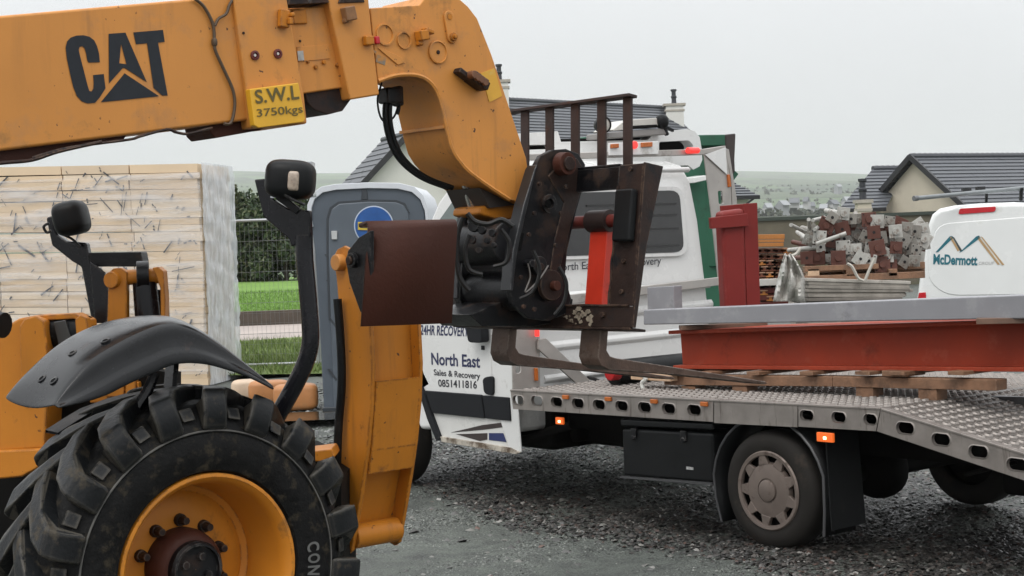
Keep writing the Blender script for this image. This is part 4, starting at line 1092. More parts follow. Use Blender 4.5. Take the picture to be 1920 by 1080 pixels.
# --- running gear
def road_wheel(c, near=True, nm='wheel'):
    wh = empty(nm, c); wh.parent = truck; wh.location = c - ORIGIN[truck]; ORIGIN[wh] = c
    hp = [(.205, .085), (.225, .098), (.27, .104), (.31, .094), (.328, .075), (.335, .05), (.335, 0)]
    mm = MB(); mm.lathe(hp + [(r, -k) for r, k in reversed(hp[:-1])], c, M3, 64); mm.build('tyre', roadrub, wh)
    cap = M('grey_wheel_trim', (.17, .135, .115), .48, .35, var=.12, scale=14, dirt=(.07, .05, .04), amt=.3, dscale=9)
    if not near:
        mm = MB(); mm.lathe([(.21, .05), (.20, .03), (.001, .03)], c, M3, 40); mm.build('rim_disc', under, wh)
    if near:
        mm = MB(); mm.lathe([(.215, .06), (.225, .101), (.218, .108), (.200, .106), (.196, .09)], c, M3, 56); mm.build('trim_ring', cap, wh)
        mm = MB(); mm.lathe([(.212, .05), (.205, .04), (.001, .04)], c, M3, 40); mm.build('steel_rim', under, wh)
        mm = MB(); mm.lathe([(.158, .07), (.150, .098), (.110, .104), (.070, .106), (.068, .100), (.062, .100), (.060, .112), (.05, .116), (.001, .118)], c, M3, 48); mm.build('wheel_trim', cap, wh)
        for i in range(9):
            t = 2 * math.pi * i / 9 + .2
            d = Z3 * math.cos(t) + A3 * math.sin(t); e = -Z3 * math.sin(t) + A3 * math.cos(t)
            pts = [c + d * .145 - e * .036, c + d * .145 + e * .036, c + d * .205 + e * .020, c + d * .205 - e * .020]
            mm = MB(); mm.prism([p + M3 * .075 for p in pts], M3 * .026); mm.build('trim_spoke', cap, wh, bevel=.004)
    return wh
road_wheel(TW + V3 * .10)
road_wheel(tp(0, DW - .14, .335), False)
UFW = 3.88
road_wheel(tp(UFW, .22, .335), True)
# rear mudguard and flap
mm = MB(); RG = .415
path = [(-.36, .12)] + [(-.40, .26)] + [(RG * math.cos(t), .335 + RG * math.sin(t)) for t in [R(x) for x in range(172, 4, -12)]] + [(.40, .26), (.39, .12)]
path = [(-x, z) for x, z in path]                # rear leg first in -u
vsx = []
for (u, w) in path:
    vsx += [tp(-u if False else u, .0, w), tp(u, .27, w)]
mm.add(vsx, [(2 * i, 2 * i + 1, 2 * i + 3, 2 * i + 2) for i in range(len(path) - 1)], True)
gd = mm.build('rear_mudguard', blackpl, truck); so = gd.modifiers.new('t', 'SOLIDIFY'); so.thickness = .008
mm = MB(); mm.tube([tp(u, .0, w) for u, w in path], .008, 6, False); mm.build('guard_edge', M('grey_guard_edge', (.05, .05, .052), .4), truck)
fp = Plane(tp(-.415, 0, 0), -A3)
mm = MB(); mm.prism([tp(-.42, .0, .70), tp(-.42, .27, .70), tp(-.44, .29, .16), tp(-.44, .0, .16)], -A3 * .008); mm.build('mud_flap', blackpl, truck)
# chassis
mm = MB()
for v in (.55, 1.45): mm.box(tp(.9, v, .60), (5.4, .08, .20), (A3, V3, Z3))
ch = mm.build('chassis_rail', under, truck); tag(ch, kind='stuff')
mm = MB(); mm.box(tp(1.9, 1.0, .48), (1.5, .7, .22), (A3, V3, Z3)); mm.build('fuel_tank', under, truck, bevel=.04)
mm = MB(); mm.cyl(tp(0, .2, .335), tp(0, 1.9, .335), .05, .05, 14); mm.build('rear_axle', under, truck)
mm = MB(); mm.blob(tp(0, 1.0, .335), (A3, V3, Z3), (.16, .18, .17), 2.2); mm.build('differential', under, truck)
mm = MB(); mm.box(tp(-1.5, 1.2, .47), (.8, 1.2, .26), (A3, V3, Z3)); mm.build('tail_locker', under, truck, bevel=.03)
mm = MB(); mm.tube([TL.hit(1745, 903) + V3 * .3, TL.hit(1840, 880) + V3 * .3], .012, 8, False); mm.build('brake_rod', under, truck)
mm = MB(); mm.box(tp(2.55, .9, .55), (.6, 1.1, .4), (A3, V3, Z3)); mm.build('gearbox', under, truck, bevel=.06)
mm = MB(); mm.tube([tp(2.75, .35, .75), tp(2.7, .32, .5), tp(2.5, .3, .42), tp(2.2, .3, .5), tp(2.0, .32, .55)], .03, 8); mm.build('air_hose', under, truck)
mm = MB(); mm.box(tp(2.35, .62, .52), (.3, .2, .26), (A3, V3, Z3)); mm.build('battery_box', under, truck, bevel=.05)
# toolbox
TBX = TL.off(-.03)
mm = MB(); mm.prism(TBX.poly([(1165, 803), (1336, 812), (1338, 906), (1168, 892)]), V3 * .42); tb = mm.build('toolbox', blackpl, truck, bevel=.02)
mm = MB(); mm.prism(TBX.off(.015).poly([(1162, 786), (1336, 794), (1337, 807), (1163, 799)]), V3 * .44); mm.build('toolbox_lid', blackpl, tb, bevel=.012)
for x, y in ((1190, 812), (1283, 817)):
    mm = MB(); mm.box(TBX.hit(x, y) + M3 * .005, (.045, .018, .06), (A3, M3, Z3)); mm.cyl(TBX.hit(x, y + 8) + M3 * .01, TBX.hit(x, y + 8) + M3 * .02, .018, .014, 12); mm.build('latch', blackst, tb, bevel=.004)
mm = MB(); mm.box(TBX.hit(1294, 878) + M3 * .002, (.055, .004, .016), (A3, M3, Z3)); mm.build('maker_label', M('pale_label', (.35, .35, .34), .5, var=.3, scale=60), tb)
mm = MB(); mm.bar(TBX.hit(1166, 894) + M3 * .004, TBX.hit(1337, 907) + M3 * .004, .02, .012); mm.build('bottom_seam', M('grey_guard_edge', (.05, .05, .052), .4), tb)

# --- cab
U0 = UF + .10
CV0, CV1 = .10, 2.02
def inset(w): return .13 * max(0.0, (w - 1.28) / 1.1) ** 1.2
prof_c = [(U0 - .0, .50), (U0, 1.2), (U0 + .02, 1.9), (U0 + .05, 2.2), (U0 + .12, 2.32), (U0 + .25, 2.36), (U0 + .45, 2.37), (U0 + .72, 2.27), (U0 + .92, 2.10), (U0 + 1.30, 1.50), (U0 + 1.72, 1.22), (U0 + 1.86, 1.02), (U0 + 1.88, .45),
          (U0 + 1.95, .42), (U0 + 1.93, .62), (U0 + 1.78, .80), (U0 + 1.52, .85), (U0 + 1.25, .77), (U0 + 1.12, .60), (U0 + 1.08, .45)]
WA = UFW - (U0 + 1.52)
prof_c = [(u + (WA if i in (13, 14, 15, 16, 17, 18, 19) else 0), w) for i, (u, w) in enumerate(prof_c)]
nP = len(prof_c)
L_ = [tp(u, CV0 + inset(w), w) for u, w in prof_c]; R_ = [tp(u, CV1 - inset(w), w) for u, w in prof_c]
mm = MB(); mm.add(L_ + R_, [tuple(range(nP)), tuple(nP + i for i in reversed(range(nP)))] + [(i, (i + 1) % nP, nP + (i + 1) % nP, nP + i) for i in range(nP)])
cab = mm.build('cab_body', white, truck, bevel=.035, seg=3)
for mdf in cab.modifiers: mdf.angle_limit = R(50)
RP = Plane(tp(U0, 0, 0), -A3)
def rp(pts, off): return RP.off(off).poly(pts)
def round_poly(pts, r=.25, n=4):
    """round pixel polygon corners"""
    out = []
    k = len(pts)
    for i in range(k):
        p = Vector((*pts[i], 0)); a = Vector((*pts[i - 1], 0)); b = Vector((*pts[(i + 1) % k], 0))
        da = min((a - p).length * .45, r); db = min((b - p).length * .45, r)
        s = p + (a - p).normalized() * da; e = p + (b - p).normalized() * db
        for j in range(n + 1):
            t = j / n; q_ = s * (1 - t) ** 2 + p * 2 * t * (1 - t) + e * t * t
            out.append((q_.x, q_.y))
    return out
gw = round_poly([(1052, 362), (1274, 357), (1283, 472), (1046, 480)], 18)
mm = MB(); mm.prism(rp(gw, .012), A3 * .03); rw = mm.build('rear_window', darkglass, truck)
seal = round_poly([(1044, 353), (1281, 348), (1291, 480), (1038, 488)], 22)
mm = MB(); mm.prism(rp(seal, .008), A3 * .02, [rp(gw, .008)]); mm.build('window_seal', white, rw, bevel=.004)
for (x0, y0, x1, y1) in ((1150, 405, 1268, 403), (1140, 431, 1272, 428), (1130, 464, 1274, 460), (1100, 386, 1268, 382)):
    mm = MB(); mm.bar(RP.off(.016).hit(x0, y0), RP.off(.016).hit(x1, y1), .006, .014); mm.build('guard_bar', M('dark_guard', (.025, .025, .025), .6), rw)
def rib(x0, y0, x1, y1, h=.03, d=.018):
    mm = MB(); a, b = RP.off(.0).hit(x0, y0), RP.off(.0).hit(x1, y1)
    mm.add([a + Z3 * h, b + Z3 * h, b + Z3 * h * .3 - A3 * d, a + Z3 * h * .3 - A3 * d, a - Z3 * h * .3 - A3 * d, b - Z3 * h * .3 - A3 * d, b - Z3 * h, a - Z3 * h],
           [(0, 1, 2, 3), (3, 2, 5, 4), (4, 5, 6, 7), (0, 3, 4, 7), (1, 2, 5, 6)]); mm.build('pressed_rib', white, truck, bevel=.006)
rib(1010, 560, 1332, 532); rib(1015, 600, 1335, 570, .035); rib(1015, 652, 1335, 618, .035); rib(1020, 712, 1335, 672, .03)
rib(1075, 322, 1292, 318, .02)
text_mesh('North East Sales & Recovery', [RP.hit(*p) for p in ((1040, 494), (1239, 481), (1239, 500), (1040, 513))], 'lettering', blacktxt, cab, -A3 * .004, bold=.01)
# left side: door, sill, trim
SD = tl(CV0)
def sp(nm, pts, mat, d=.006, off=0.0, parent=truck, bevel=.002):
    mm = MB(); mm.prism(SD.off(off).poly(pts), M3 * d); return mm.build(nm, mat, parent, bevel=bevel)
door = sp('door', [(786, 598), (922, 600), (923, 746), (812, 735), (795, 700), (784, 650)], white, .006, bevel=.004)
sp('rear_corner_panel', [(926, 600), (958, 600), (972, 742), (980, 848), (957, 842), (927, 746)], white, .012, bevel=.006)
sp('door_lower', [(803, 733), (960, 745), (960, 842), (829, 822), (815, 780)], whited, .004)
sp('side_moulding', [(801, 732), (906, 740), (912, 784), (815, 774)], trim, .022, .004, bevel=.006)
sp('side_moulding', [(908, 741), (958, 745), (961, 789), (914, 784)], trim, .020, .004, bevel=.006)
sp('sill', [(829, 818), (960, 839), (978, 848), (972, 851), (832, 828)], M('muddy_white', (.42, .38, .32), .5, var=.3, scale=10, dirt=(.10, .07, .045), amt=.5, dscale=6), .02, .003)
sp('decal_stripe', [(845, 811), (904, 797), (943, 792), (943, 801), (904, 806)], M('dark_brown_decal', (.035, .025, .022), .5), .002, .005)
sp('decal_stripe', [(855, 814), (914, 812), (914, 824), (900, 827)], M('dark_brown_decal', (.035, .025, .022), .5), .002, .005)
sp('decal_stripe', [(917, 812), (944, 812), (950, 829), (917, 825)], M('blue_decal', (.02, .03, .11), .4), .002, .005)
hd = sp('door_handle', round_poly([(908, 708), (928, 704), (928, 742), (911, 738)], 8), trim, .018, .012)
sp('fuel_flap_lock', [(903, 648), (909, 648), (909, 656), (903, 656)], trim, .006, .006)
sp('side_mirror', round_poly([(887, 612), (916, 600), (918, 642), (892, 641)], 6), trim, .07, .03, bevel=.01)
sp('wheel_arch_trim', [(783, 690), (790, 715), (803, 745), (815, 780), (831, 823), (824, 826), (807, 785), (796, 750), (783, 720)], trim, .03, .004)
for body, quad, mt, bd in (('24HR RECOVERY', ((789, 609), (879, 612), (878, 631), (788, 628)), navytxt, .022),
                           ('North East', ((808, 661), (900, 666), (900, 690), (809, 684)), navytxt, .022),
                           ('Sales & Recovery', ((813, 692), (900, 699), (900, 715), (814, 707)), blacktxt, .018),
                           ('0851411816', ((821, 711), (894, 714), (894, 729), (822, 725)), blacktxt, .02)):
    text_mesh(body, [SD.off(.008).hit(*p) for p in quad], 'lettering', mt, door, bold=bd)
# side window glass
def cabpt(u, w, out): return tp(u, CV0 + inset(w) - out, w)
gl = [(U0 + .18, 1.35), (U0 + 1.22, 1.42), (U0 + .86, 1.98), (U0 + .68, 2.14), (U0 + .22, 2.18)]
mm = MB(); mm.prism([cabpt(u, w, .008) for u, w in gl], V3 * .006); mm.build('door_window', glass('cab_side_glass', (.09, .115, .105), .08), truck)
mm = MB(); mm.prism([tp(U0 + .95, CV0 + .22, 2.07), tp(U0 + .95, CV1 - .22, 2.07), tp(U0 + 1.29, CV1 - .14, 1.52), tp(U0 + 1.29, CV0 + .14, 1.52)], A3 * .012 + Z3 * .01); mm.build('windscreen', darkglass, truck)

# --- headboard frame behind the cab
HBP = Plane(tp(UF + .02, 0, 0), -A3)
def hb(nm, pts, mat, d=.05, off=0.0, bevel=.004, holes=(), parent=truck):
    q = HBP.off(off); mm = MB(); mm.prism(q.poly(pts), A3 * d, [q.poly(h) for h in holes]); return mm.build(nm, mat, parent, bevel=bevel)
hb('headboard_upright', [(958, 560), (1008, 555), (1010, 738), (962, 734)], alu2, .012, .0, holes=[round_poly([(967, 666), (977, 665), (977, 699), (967, 700)], 5)])
hb('headboard_upright', [(1008, 555), (1011.5, 555), (1013.5, 738), (1010, 738)], alu2, .08, .0)
hb('brace', [(1010, 636), (1024, 634), (1116, 722), (1088, 725), (1010, 655)], alu2, .02, .03)
hb('headboard_upright', [(1320, 287), (1360, 277), (1370, 335), (1376, 470), (1379, 575), (1353, 575), (1346, 512), (1334, 400)], alu2, .012, .0, holes=[round_poly([(1346, 358), (1354, 358), (1357, 382), (1348, 383)], 4)])
hb('headboard_flange', [(1359, 277), (1367, 280), (1382, 373), (1384, 470), (1377, 470), (1371, 335)], alu2, .03, .002)
hb('gusset', [(1322, 290), (1361, 276), (1364, 328)], white, .006, .012)
hb('marker_lens', [(1365, 327), (1369, 327), (1372, 350), (1367, 351)], orange, .02, .014)
hb('top_bar', [(955, 290), (1323, 279), (1361, 273), (1361, 283), (1323, 290), (955, 302)], alu2, .05, .0)
hb('mid_rail', [(1010, 560), (1356, 519), (1357, 534), (1010, 578)], alu2, .04, .005)
lb = hb('lamp_board', [(1143, 268), (1235, 265), (1235, 289), (1143, 292)], white, .02, .02)
hb('amber_lamp', [(1147, 270), (1161, 269), (1161, 277), (1147, 278)], orange, .02, .035, parent=lb); hb('amber_lamp', [(1204, 267), (1224, 266), (1224, 275), (1204, 276)], orange, .02, .035, parent=lb)
c = HBP.off(.04).hit(1188, 272); mm = MB(); mm.cyl(c, c - A3 * .02, .030, .026, 20); mm.build('red_lamp', red_l, lb, bevel=.004)
c = HBP.off(.04).hit(1076, 283); mm = MB(); mm.cyl(c, c - A3 * .02, .030, .026, 20); mm.build('red_lamp', red_l, truck, bevel=.004)
mm = MB(); mm.cyl(HBP.off(.03).hit(1289, 282), HBP.off(.03).hit(1309, 282), .022, .022, 14); mm.build('red_lamp', red_l, truck, bevel=.004)
mm = MB(); mm.cyl(HBP.off(.03).hit(1007, 616), HBP.off(.03).hit(1007, 631), .016, .016, 12); mm.build('red_lamp', red_l, truck, bevel=.003)
hb('marker_lens', [(1004, 690), (1009, 690), (1010, 714), (1005, 714)], orange, .02, .02)
# roof spoiler, light bar and lamps
SPP = Plane(tp(UF + .42, 0, 0), -A3)
def rf(nm, pts, mat, d, off=0.0, bevel=.01, holes=(), parent=truck):
    q = SPP.off(off); mm = MB(); mm.prism(q.poly(pts), A3 * d, [q.poly(h) for h in holes]); return mm.build(nm, mat, parent, bevel=bevel)
spo = rf('roof_spoiler', [(940, 252), (1046, 246), (1050, 258), (1052, 266), (1215, 262), (1228, 248), (1288, 242), (1303, 246), (1312, 257), (1316, 280), (1317, 300), (1312, 312), (1300, 318), (1290, 310), (940, 322)], white, .10,
   holes=[round_poly([(985, 272), (1036, 271), (1042, 279), (985, 281)], 3), round_poly([(1236, 266), (1292, 263), (1300, 272), (1300, 284), (1236, 286)], 4)])
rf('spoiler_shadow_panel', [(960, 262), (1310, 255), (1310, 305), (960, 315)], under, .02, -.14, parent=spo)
bar = rf('beacon_bar', [(1150, 243), (1166, 230), (1184, 224), (1232, 221), (1236, 236), (1150, 246)], M('beacon_lens', (.48, .46, .42), .2, var=.1), .22, .10)
rf('beacon_base', [(1140, 248), (1245, 240), (1254, 252), (1140, 260)], M('grey_beacon_base', (.20, .19, .18), .5), .24, .11, parent=bar)
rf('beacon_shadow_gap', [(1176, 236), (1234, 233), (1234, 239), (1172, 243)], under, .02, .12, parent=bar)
c = SPP.off(.12).hit(1130, 234); mm = MB(); mm.lathe([(.001, -.05), (.05, -.05), (.062, -.01), (.062, .02), (.054, .024), (.05, .012), (.001, .012)], c, -A3 + M3 * .3, 24); wl1 = mm.build('work_lamp', blackpl, truck)
mm = MB(); mm.lathe([(.051, .014), (.03, .02), (.001, .022)], c, -A3 + M3 * .3, 20); mm.build('lamp_lens', M('lamp_lens', (.42, .4, .36), .2, var=.2), wl1)
c = SPP.off(.1).hit(1241, 228); mm = MB(); mm.blob(c, (A3, M3, Z3), (.05, .05, .055), 2.3); mm.bar(c + Z3 * -.02, c - Z3 * .10 + V3 * .05, .03, .02); mm.build('work_lamp', blackpl, truck)
mm = MB(); mm.bar(SPP.off(.1).hit(1245, 238), SPP.off(.1).hit(1262, 245), .02, .02); mm.build('lamp_arm', blackpl, truck)

# --- winch and tackle on the deck
wz = tl(.75)
mm = MB(); c = tl(.5).hit(1150, 699); mm.cyl(c, c + V3 * .75, .085, .085, 20); mm.build('winch_drum', blackpl, truck, bevel=.01)
mm = MB(); c = tl(.42).hit(1142, 700); mm.cyl(c, c + V3 * .08, .050, .052, 24); mm.build('winch_cap', M('glossy_red', (.40, .01, .012), .25, var=.1), truck, bevel=.01)
mm = MB(); mm.tube([wz.hit(*p) for p in [(1080, 718), (1100, 708), (1125, 716), (1105, 722), (1085, 716)]], .012, 8); mm.build('winch_cable', blackst, truck)
# ================================================================ load on the deck
deckz = a0.z + .012
def beam(nm, v, pts, depth, mat, label, cat, bevel=.004):
    q = tl(v); mm = MB(); mm.prism(q.poly(pts), V3 * depth); o = mm.build(nm, mat, None, bevel=bevel); tag(o, label, cat); return o
# long pallet: runner boards and blocks
pq = tl(.46)
c0 = pq.hit(1560, 740)
pal = empty('long_pallet', (c0.x, c0.y, deckz)); tag(pal, 'long low timber pallet carrying the red girder on the truck deck', 'pallet')
def pp(nm, v, pts, depth, mat=timber, bevel=.004):
    q = tl(v); mm = MB(); mm.prism(q.poly(pts), V3 * depth); return mm.build(nm, mat, pal, bevel=bevel)
pp('runner_board', .46, [(1245, 703), (1560, 706), (1560, 725), (1245, 722)], .10)
pp('runner_board', .462, [(1561, 706), (1868, 712), (1868, 733), (1561, 725)], .10)
pp('runner_board', 1.25, [(1245, 703), (1860, 712), (1860, 730), (1245, 722)], .10)
for x in (1290, 1386, 1620, 1738):
    mm = MB(); t_ = tl(.47).hit(x, 724); b_ = Vector((t_.x, t_.y, deckz + .002)); mm.bar(t_ + V3 * .05, b_ + V3 * .05, .10, .12, A3); mm.build('block', timber, pal, bevel=.004)
for x in (1270, 1330, 1420, 1520, 1625, 1690, 1800):
    t_ = tl(.45).hit(x, 703); mm = MB(); mm.box(t_ + V3 * .45 + Z3 * .012, (.10, .98, .02), (A3, V3, Z3)); mm.build('deck_slat', timber, pal, bevel=.002)
t_ = tl(.40).hit(1220, 707); mm = MB(); mm.box(t_ + V3 * .06, (.36, .13, .045), (A3, V3, Z3)); o = mm.build('timber_offcut', timberpale, None, bevel=.004); tag(o, 'short pale timber offcut lying at the front end of the long pallet', 'timber')
t_ = tl(.38).hit(1208, 728); mm = MB(); mm.tube([t_ + Z3 * .10 + A3 * .02, t_ + Z3 * .06 - A3 * .015, t_ + Z3 * .03 + A3 * .02, t_ - Z3 * .03], .014, 6); o = mm.build('plastic_tie', M('white_plastic', (.6, .6, .56), .5), None); tag(o, 'white plastic tie hanging off the pale timber offcut', 'tie')
# red girder (I section)
gq = tl(.50)
top = [gq.hit(1253, 620), gq.hit(1960, 597)]; bot = [gq.hit(1262, 692), gq.hit(1960, 698)]
gd_ = empty('steel_girder', (bot[0].x, bot[0].y, bot[0].z)); tag(gd_, 'long red oxide painted steel I girder lying along the truck deck', 'girder')
def gbar(nm, p, q_, w, t, v):
    mm = MB(); mm.bar(p + V3 * v, q_ + V3 * v, w, t); return mm.build(nm, redox, gd_, bevel=.003)
gbar('top_flange', top[0] - Z3 * .012, top[1] - Z3 * .012, .19, .022, .095)
gbar('bottom_flange', bot[0] + Z3 * .012, bot[1] + Z3 * .012, .19, .022, .095)
mm = MB(); mm.prism([top[0] + V3 * .09 - Z3 * .024 - A3 * .02, top[1] + V3 * .09 - Z3 * .024, bot[1] + V3 * .09 + Z3 * .024, bot[0] + V3 * .09 + Z3 * .024], V3 * .012); mm.build('web', redox, gd_)
mm = MB(); mm.prism([p + V3 * .24 for p in (top[0], top[1], bot[1], bot[0])], V3 * .18); o = mm.build('steel_girder', redox, None, bevel=.004); tag(o, 'second red oxide girder behind the front one on the truck deck', 'girder')
# spacers
def spacer(px, py, v, L, label, w=.09, t=.028, rz=0):
    c = tl(v).hit(px, py); ax = V3 * math.cos(rz) + A3 * math.sin(rz)
    mm = MB(); mm.bar(c - ax * .05, c + ax * L, w, t); o = mm.build('timber_spacer', M('dark_wet_timber', (.13, .075, .05), .6, var=.3, scale=9, dirt=(.05, .03, .022), amt=.3), None, bevel=.003); tag(o, label, 'timber')
spacer(1290, 614, .48, .5, 'dark timber spacer under the front end of the grey steel tube', rz=-.6)
spacer(1850, 601, .42, .6, 'dark timber spacer under the grey tube at the right edge', .16, .03, -1.0)
t_ = tl(.5).hit(1690, 699); mm = MB(); mm.box(t_ + V3 * .02, (.16, .18, .03), (A3, V3, Z3)); o = mm.build('timber_wedge', timber, None, bevel=.003); tag(o, 'small brown timber wedge under the red girder on the pallet', 'timber')
# grey tube
o = beam('steel_tube', .42, [(1206, 581), (1960, 551), (1960, 597), (1206, 609)], .14, greybeam, 'long grey galvanised square steel tube lying on top of the red girders', 'steel tube', .008)
o = beam('steel_stub', .75, [(1213, 539), (1263, 536), (1264, 582), (1214, 584)], .08, greybeam, 'short grey steel stub standing behind the grey tube near the cab', 'steel stub', .005)
# red post
rq = tl(1.05); pc = rq.hit(1388, 570)
base = Vector((pc.x, pc.y, deckz))
post = empty('steel_post', base); tag(post, 'short upright red painted steel column with a collar plate behind the grey tube', 'steel column')
FQ2 = Plane(pc, -A3 * .9 + M3 * .45)
def ps(nm, pts, d, off=0.0, bev=.004):
    mm = MB(); mm.prism(FQ2.off(off).poly(pts), -FQ2.n * d); return mm.build(nm, redpost, post, bevel=bev)
ps('web', [(1352, 396), (1397, 390), (1405, 640), (1364, 640)], .14, 0.0, .03)
ps('flange', [(1394, 382), (1420, 380), (1428, 640), (1403, 640)], .02, -.015)
ps('flange', [(1351, 386), (1420, 380), (1421, 392), (1352, 399)], .02, -.16)
ps('collar', [(1333, 408), (1402, 400), (1404, 424), (1335, 429)], .05, .03)
# bars lying on the ramp at the right
for i, (x0, y0, x1, y1) in enumerate(((1825, 748, 1990, 752), (1840, 770, 1990, 738))):
    mm = MB(); mm.bar(tl(.9).hit(x0, y0), tl(.9).hit(x1, y1), .05, .04); o = mm.build('ramp_bar', M('grey_dull_steel', (.14, .14, .145), .5, .3, var=.2), None, bevel=.004)
    tag(o, ('thin grey steel bar lying level on the deck under the girder at right', 'sloping grey steel bar lying on the ramp under the girder at right')[i], 'steel bar')
# ================================================================ things standing about the yard
# --- stack of insulation boards
foam = [M('foam_edge_a', (.66, .51, .345), .75, var=.05, scale=3), M('foam_edge_b', (.68, .56, .42), .7, var=.05, scale=3), M('foam_edge_c', (.61, .48, .34), .75, var=.05, scale=3)]
SR = on_z(389, 722, gz(0, 20))                     # front right foot
E = Vector((math.cos(R(9)), -math.sin(R(9)), 0)); Dp = Vector((math.sin(R(9)), math.cos(R(9)), 0))
top_z = SR.z
ytop = at(376, 306, SR.y).z
st = empty('insulation_stack', SR); tag(st, 'tall stack of cream insulation boards wrapped in clear plastic at left', 'insulation stack')
NLAY = 27; HT = ytop - SR.z
zs = [0.0]
rr_ = random.Random(4)
for i in range(NLAY): zs.append(zs[-1] + rr_.uniform(.75, 1.35))
zs = [z / zs[-1] * HT for z in zs]
CW = .90
for i in range(NLAY):
    j0 = rr_.uniform(-.02, .03); sl = -.022 - .012 * rr_.random()
    for c_ in range(5):
        x1 = -c_ * CW - rr_.uniform(0, .01) + j0; x0 = -(c_ + 1) * CW + .008 + j0
        dz = -sl
        h = zs[i + 1] - zs[i]
        yo = rr_.uniform(-.006, .007)
        mm = MB()
        pts = [SR + E * x0 + Z3 * (zs[i] + sl * (x0)), SR + E * x1 + Z3 * (zs[i] + sl * x1), SR + E * x1 + Z3 * (zs[i + 1] - .003 + sl * x1), SR + E * x0 + Z3 * (zs[i + 1] - .003 + sl * x0)]
        mm.prism([p + Dp * yo for p in pts], Dp * 1.18)
        mm.build('board', foam[rr_.randrange(3)], st)
# printed marks on the board edges
mk = M('smudged_print', (.05, .05, .058), .7, var=.3, scale=40)
mm = MB()
for k in range(270):
    x = -rr_.uniform(.05, 4.2); z = rr_.uniform(.08, HT - .04); sl = -.028
    L = rr_.choice((.05, .09, .14, .20, .24)); an = rr_.choice((.7, -.8, .1, 1.3, -1.2)) + rr_.uniform(-.2, .2); t = rr_.uniform(.008, .026)
    c = SR + E * x + Z3 * (z + sl * x) - Dp * .022
    a = E * math.cos(an) + Z3 * math.sin(an); b = -E * math.sin(an) + Z3 * math.cos(an)
    n_ = rr_.choice((1, 1, 2, 3))
    for q_ in range(n_):
        cc = c + a * (q_ - n_ / 2) * L / n_ * 1.4 + b * rr_.uniform(-.01, .01)
        l2 = L / n_ * rr_.uniform(.8, 1.3)
        mm.sheet([cc - a * l2 / 2 - b * t / 2, cc + a * l2 / 2 - b * t * rr_.uniform(.2, .6), cc + a * l2 / 2 + b * t / 2, cc - a * l2 / 2 + b * t * rr_.uniform(.1, .6)])
o = mm.build('printed_mark', mk, st); tag(o, kind='stuff')
# plastic wrap on the end and the upper front
wm, N, L, B = node_mat('stretch_wrap')
B.inputs['Base Color'].default_value = (.74, .76, .78, 1); B.inputs['Roughness'].default_value = .22
tcw = N.new('ShaderNodeTexCoord'); mpw = N.new('ShaderNodeMapping'); mpw.inputs['Scale'].default_value = (14, 14, 3); L.new(tcw.outputs['Object'], mpw.inputs['Vector'])
nw = N.new('ShaderNodeTexNoise'); nw.inputs['Scale'].default_value = 1.0; nw.inputs['Detail'].default_value = 7; L.new(mpw.outputs['Vector'], nw.inputs['Vector'])
mr = N.new('ShaderNodeMapRange'); mr.inputs['From Min'].default_value = .3; mr.inputs['From Max'].default_value = .7; mr.inputs['To Min'].default_value = .45; mr.inputs['To Max'].default_value = .9
L.new(nw.outputs['Fac'], mr.inputs['Value']); L.new(mr.outputs['Result'], B.inputs['Alpha'])
bpw = N.new('ShaderNodeBump'); bpw.inputs['Strength'].default_value = .7; bpw.inputs['Distance'].default_value = .03; L.new(nw.outputs['Fac'], bpw.inputs['Height']); L.new(bpw.outputs['Normal'], B.inputs['Normal'])
fw, N, L, B = node_mat('thin_front_wrap')
B.inputs['Base Color'].default_value = (.75, .75, .76, 1); B.inputs['Roughness'].default_value = .25
tcw = N.new('ShaderNodeTexCoord'); mpw = N.new('ShaderNodeMapping'); mpw.inputs['Scale'].default_value = (1.2, 1.2, 12); L.new(tcw.outputs['Object'], mpw.inputs['Vector'])
nw = N.new('ShaderNodeTexNoise'); nw.inputs['Scale'].default_value = 1.0; nw.inputs['Detail'].default_value = 6; L.new(mpw.outputs['Vector'], nw.inputs['Vector'])
mr = N.new('ShaderNodeMapRange'); mr.inputs['From Min'].default_value = .4; mr.inputs['From Max'].default_value = .75; mr.inputs['To Min'].default_value = .08; mr.inputs['To Max'].default_value = .62
L.new(nw.outputs['Fac'], mr.inputs['Value']); L.new(mr.outputs['Result'], B.inputs['Alpha'])
def wrinkle(nm, p, ex, ey, w, h, nx, ny, amp, mat, nrm):
    vs = []; fs = []
    for j in range(ny + 1):
        for i in range(nx + 1):
            u, v = i / nx, j / ny
            d = amp * (math.sin(v * 60 + u * 7) * .4 + math.sin(v * 23 + u * 19) * .5 + rr_.uniform(-.7, .7))
            vs.append(p + ex * w * u + ey * h * v + nrm * d)
    for j in range(ny):
        for i in range(nx):
            a = j * (nx + 1) + i; fs.append((a, a + 1, a + nx + 2, a + nx + 1))
    mm = MB(); mm.add(vs, fs, True); return mm.build(nm, mat, st)
wrinkle('end_wrap', SR + E * .05 - Dp * .02, Dp, Z3, 1.22, HT + .01, 14, 46, .012, wm, E)
wrinkle('front_wrap', SR - E * 4.4 - Dp * .035 + Z3 * .14, E, Z3, 4.43, HT - .25, 60, 46, .006, fw, -Dp)

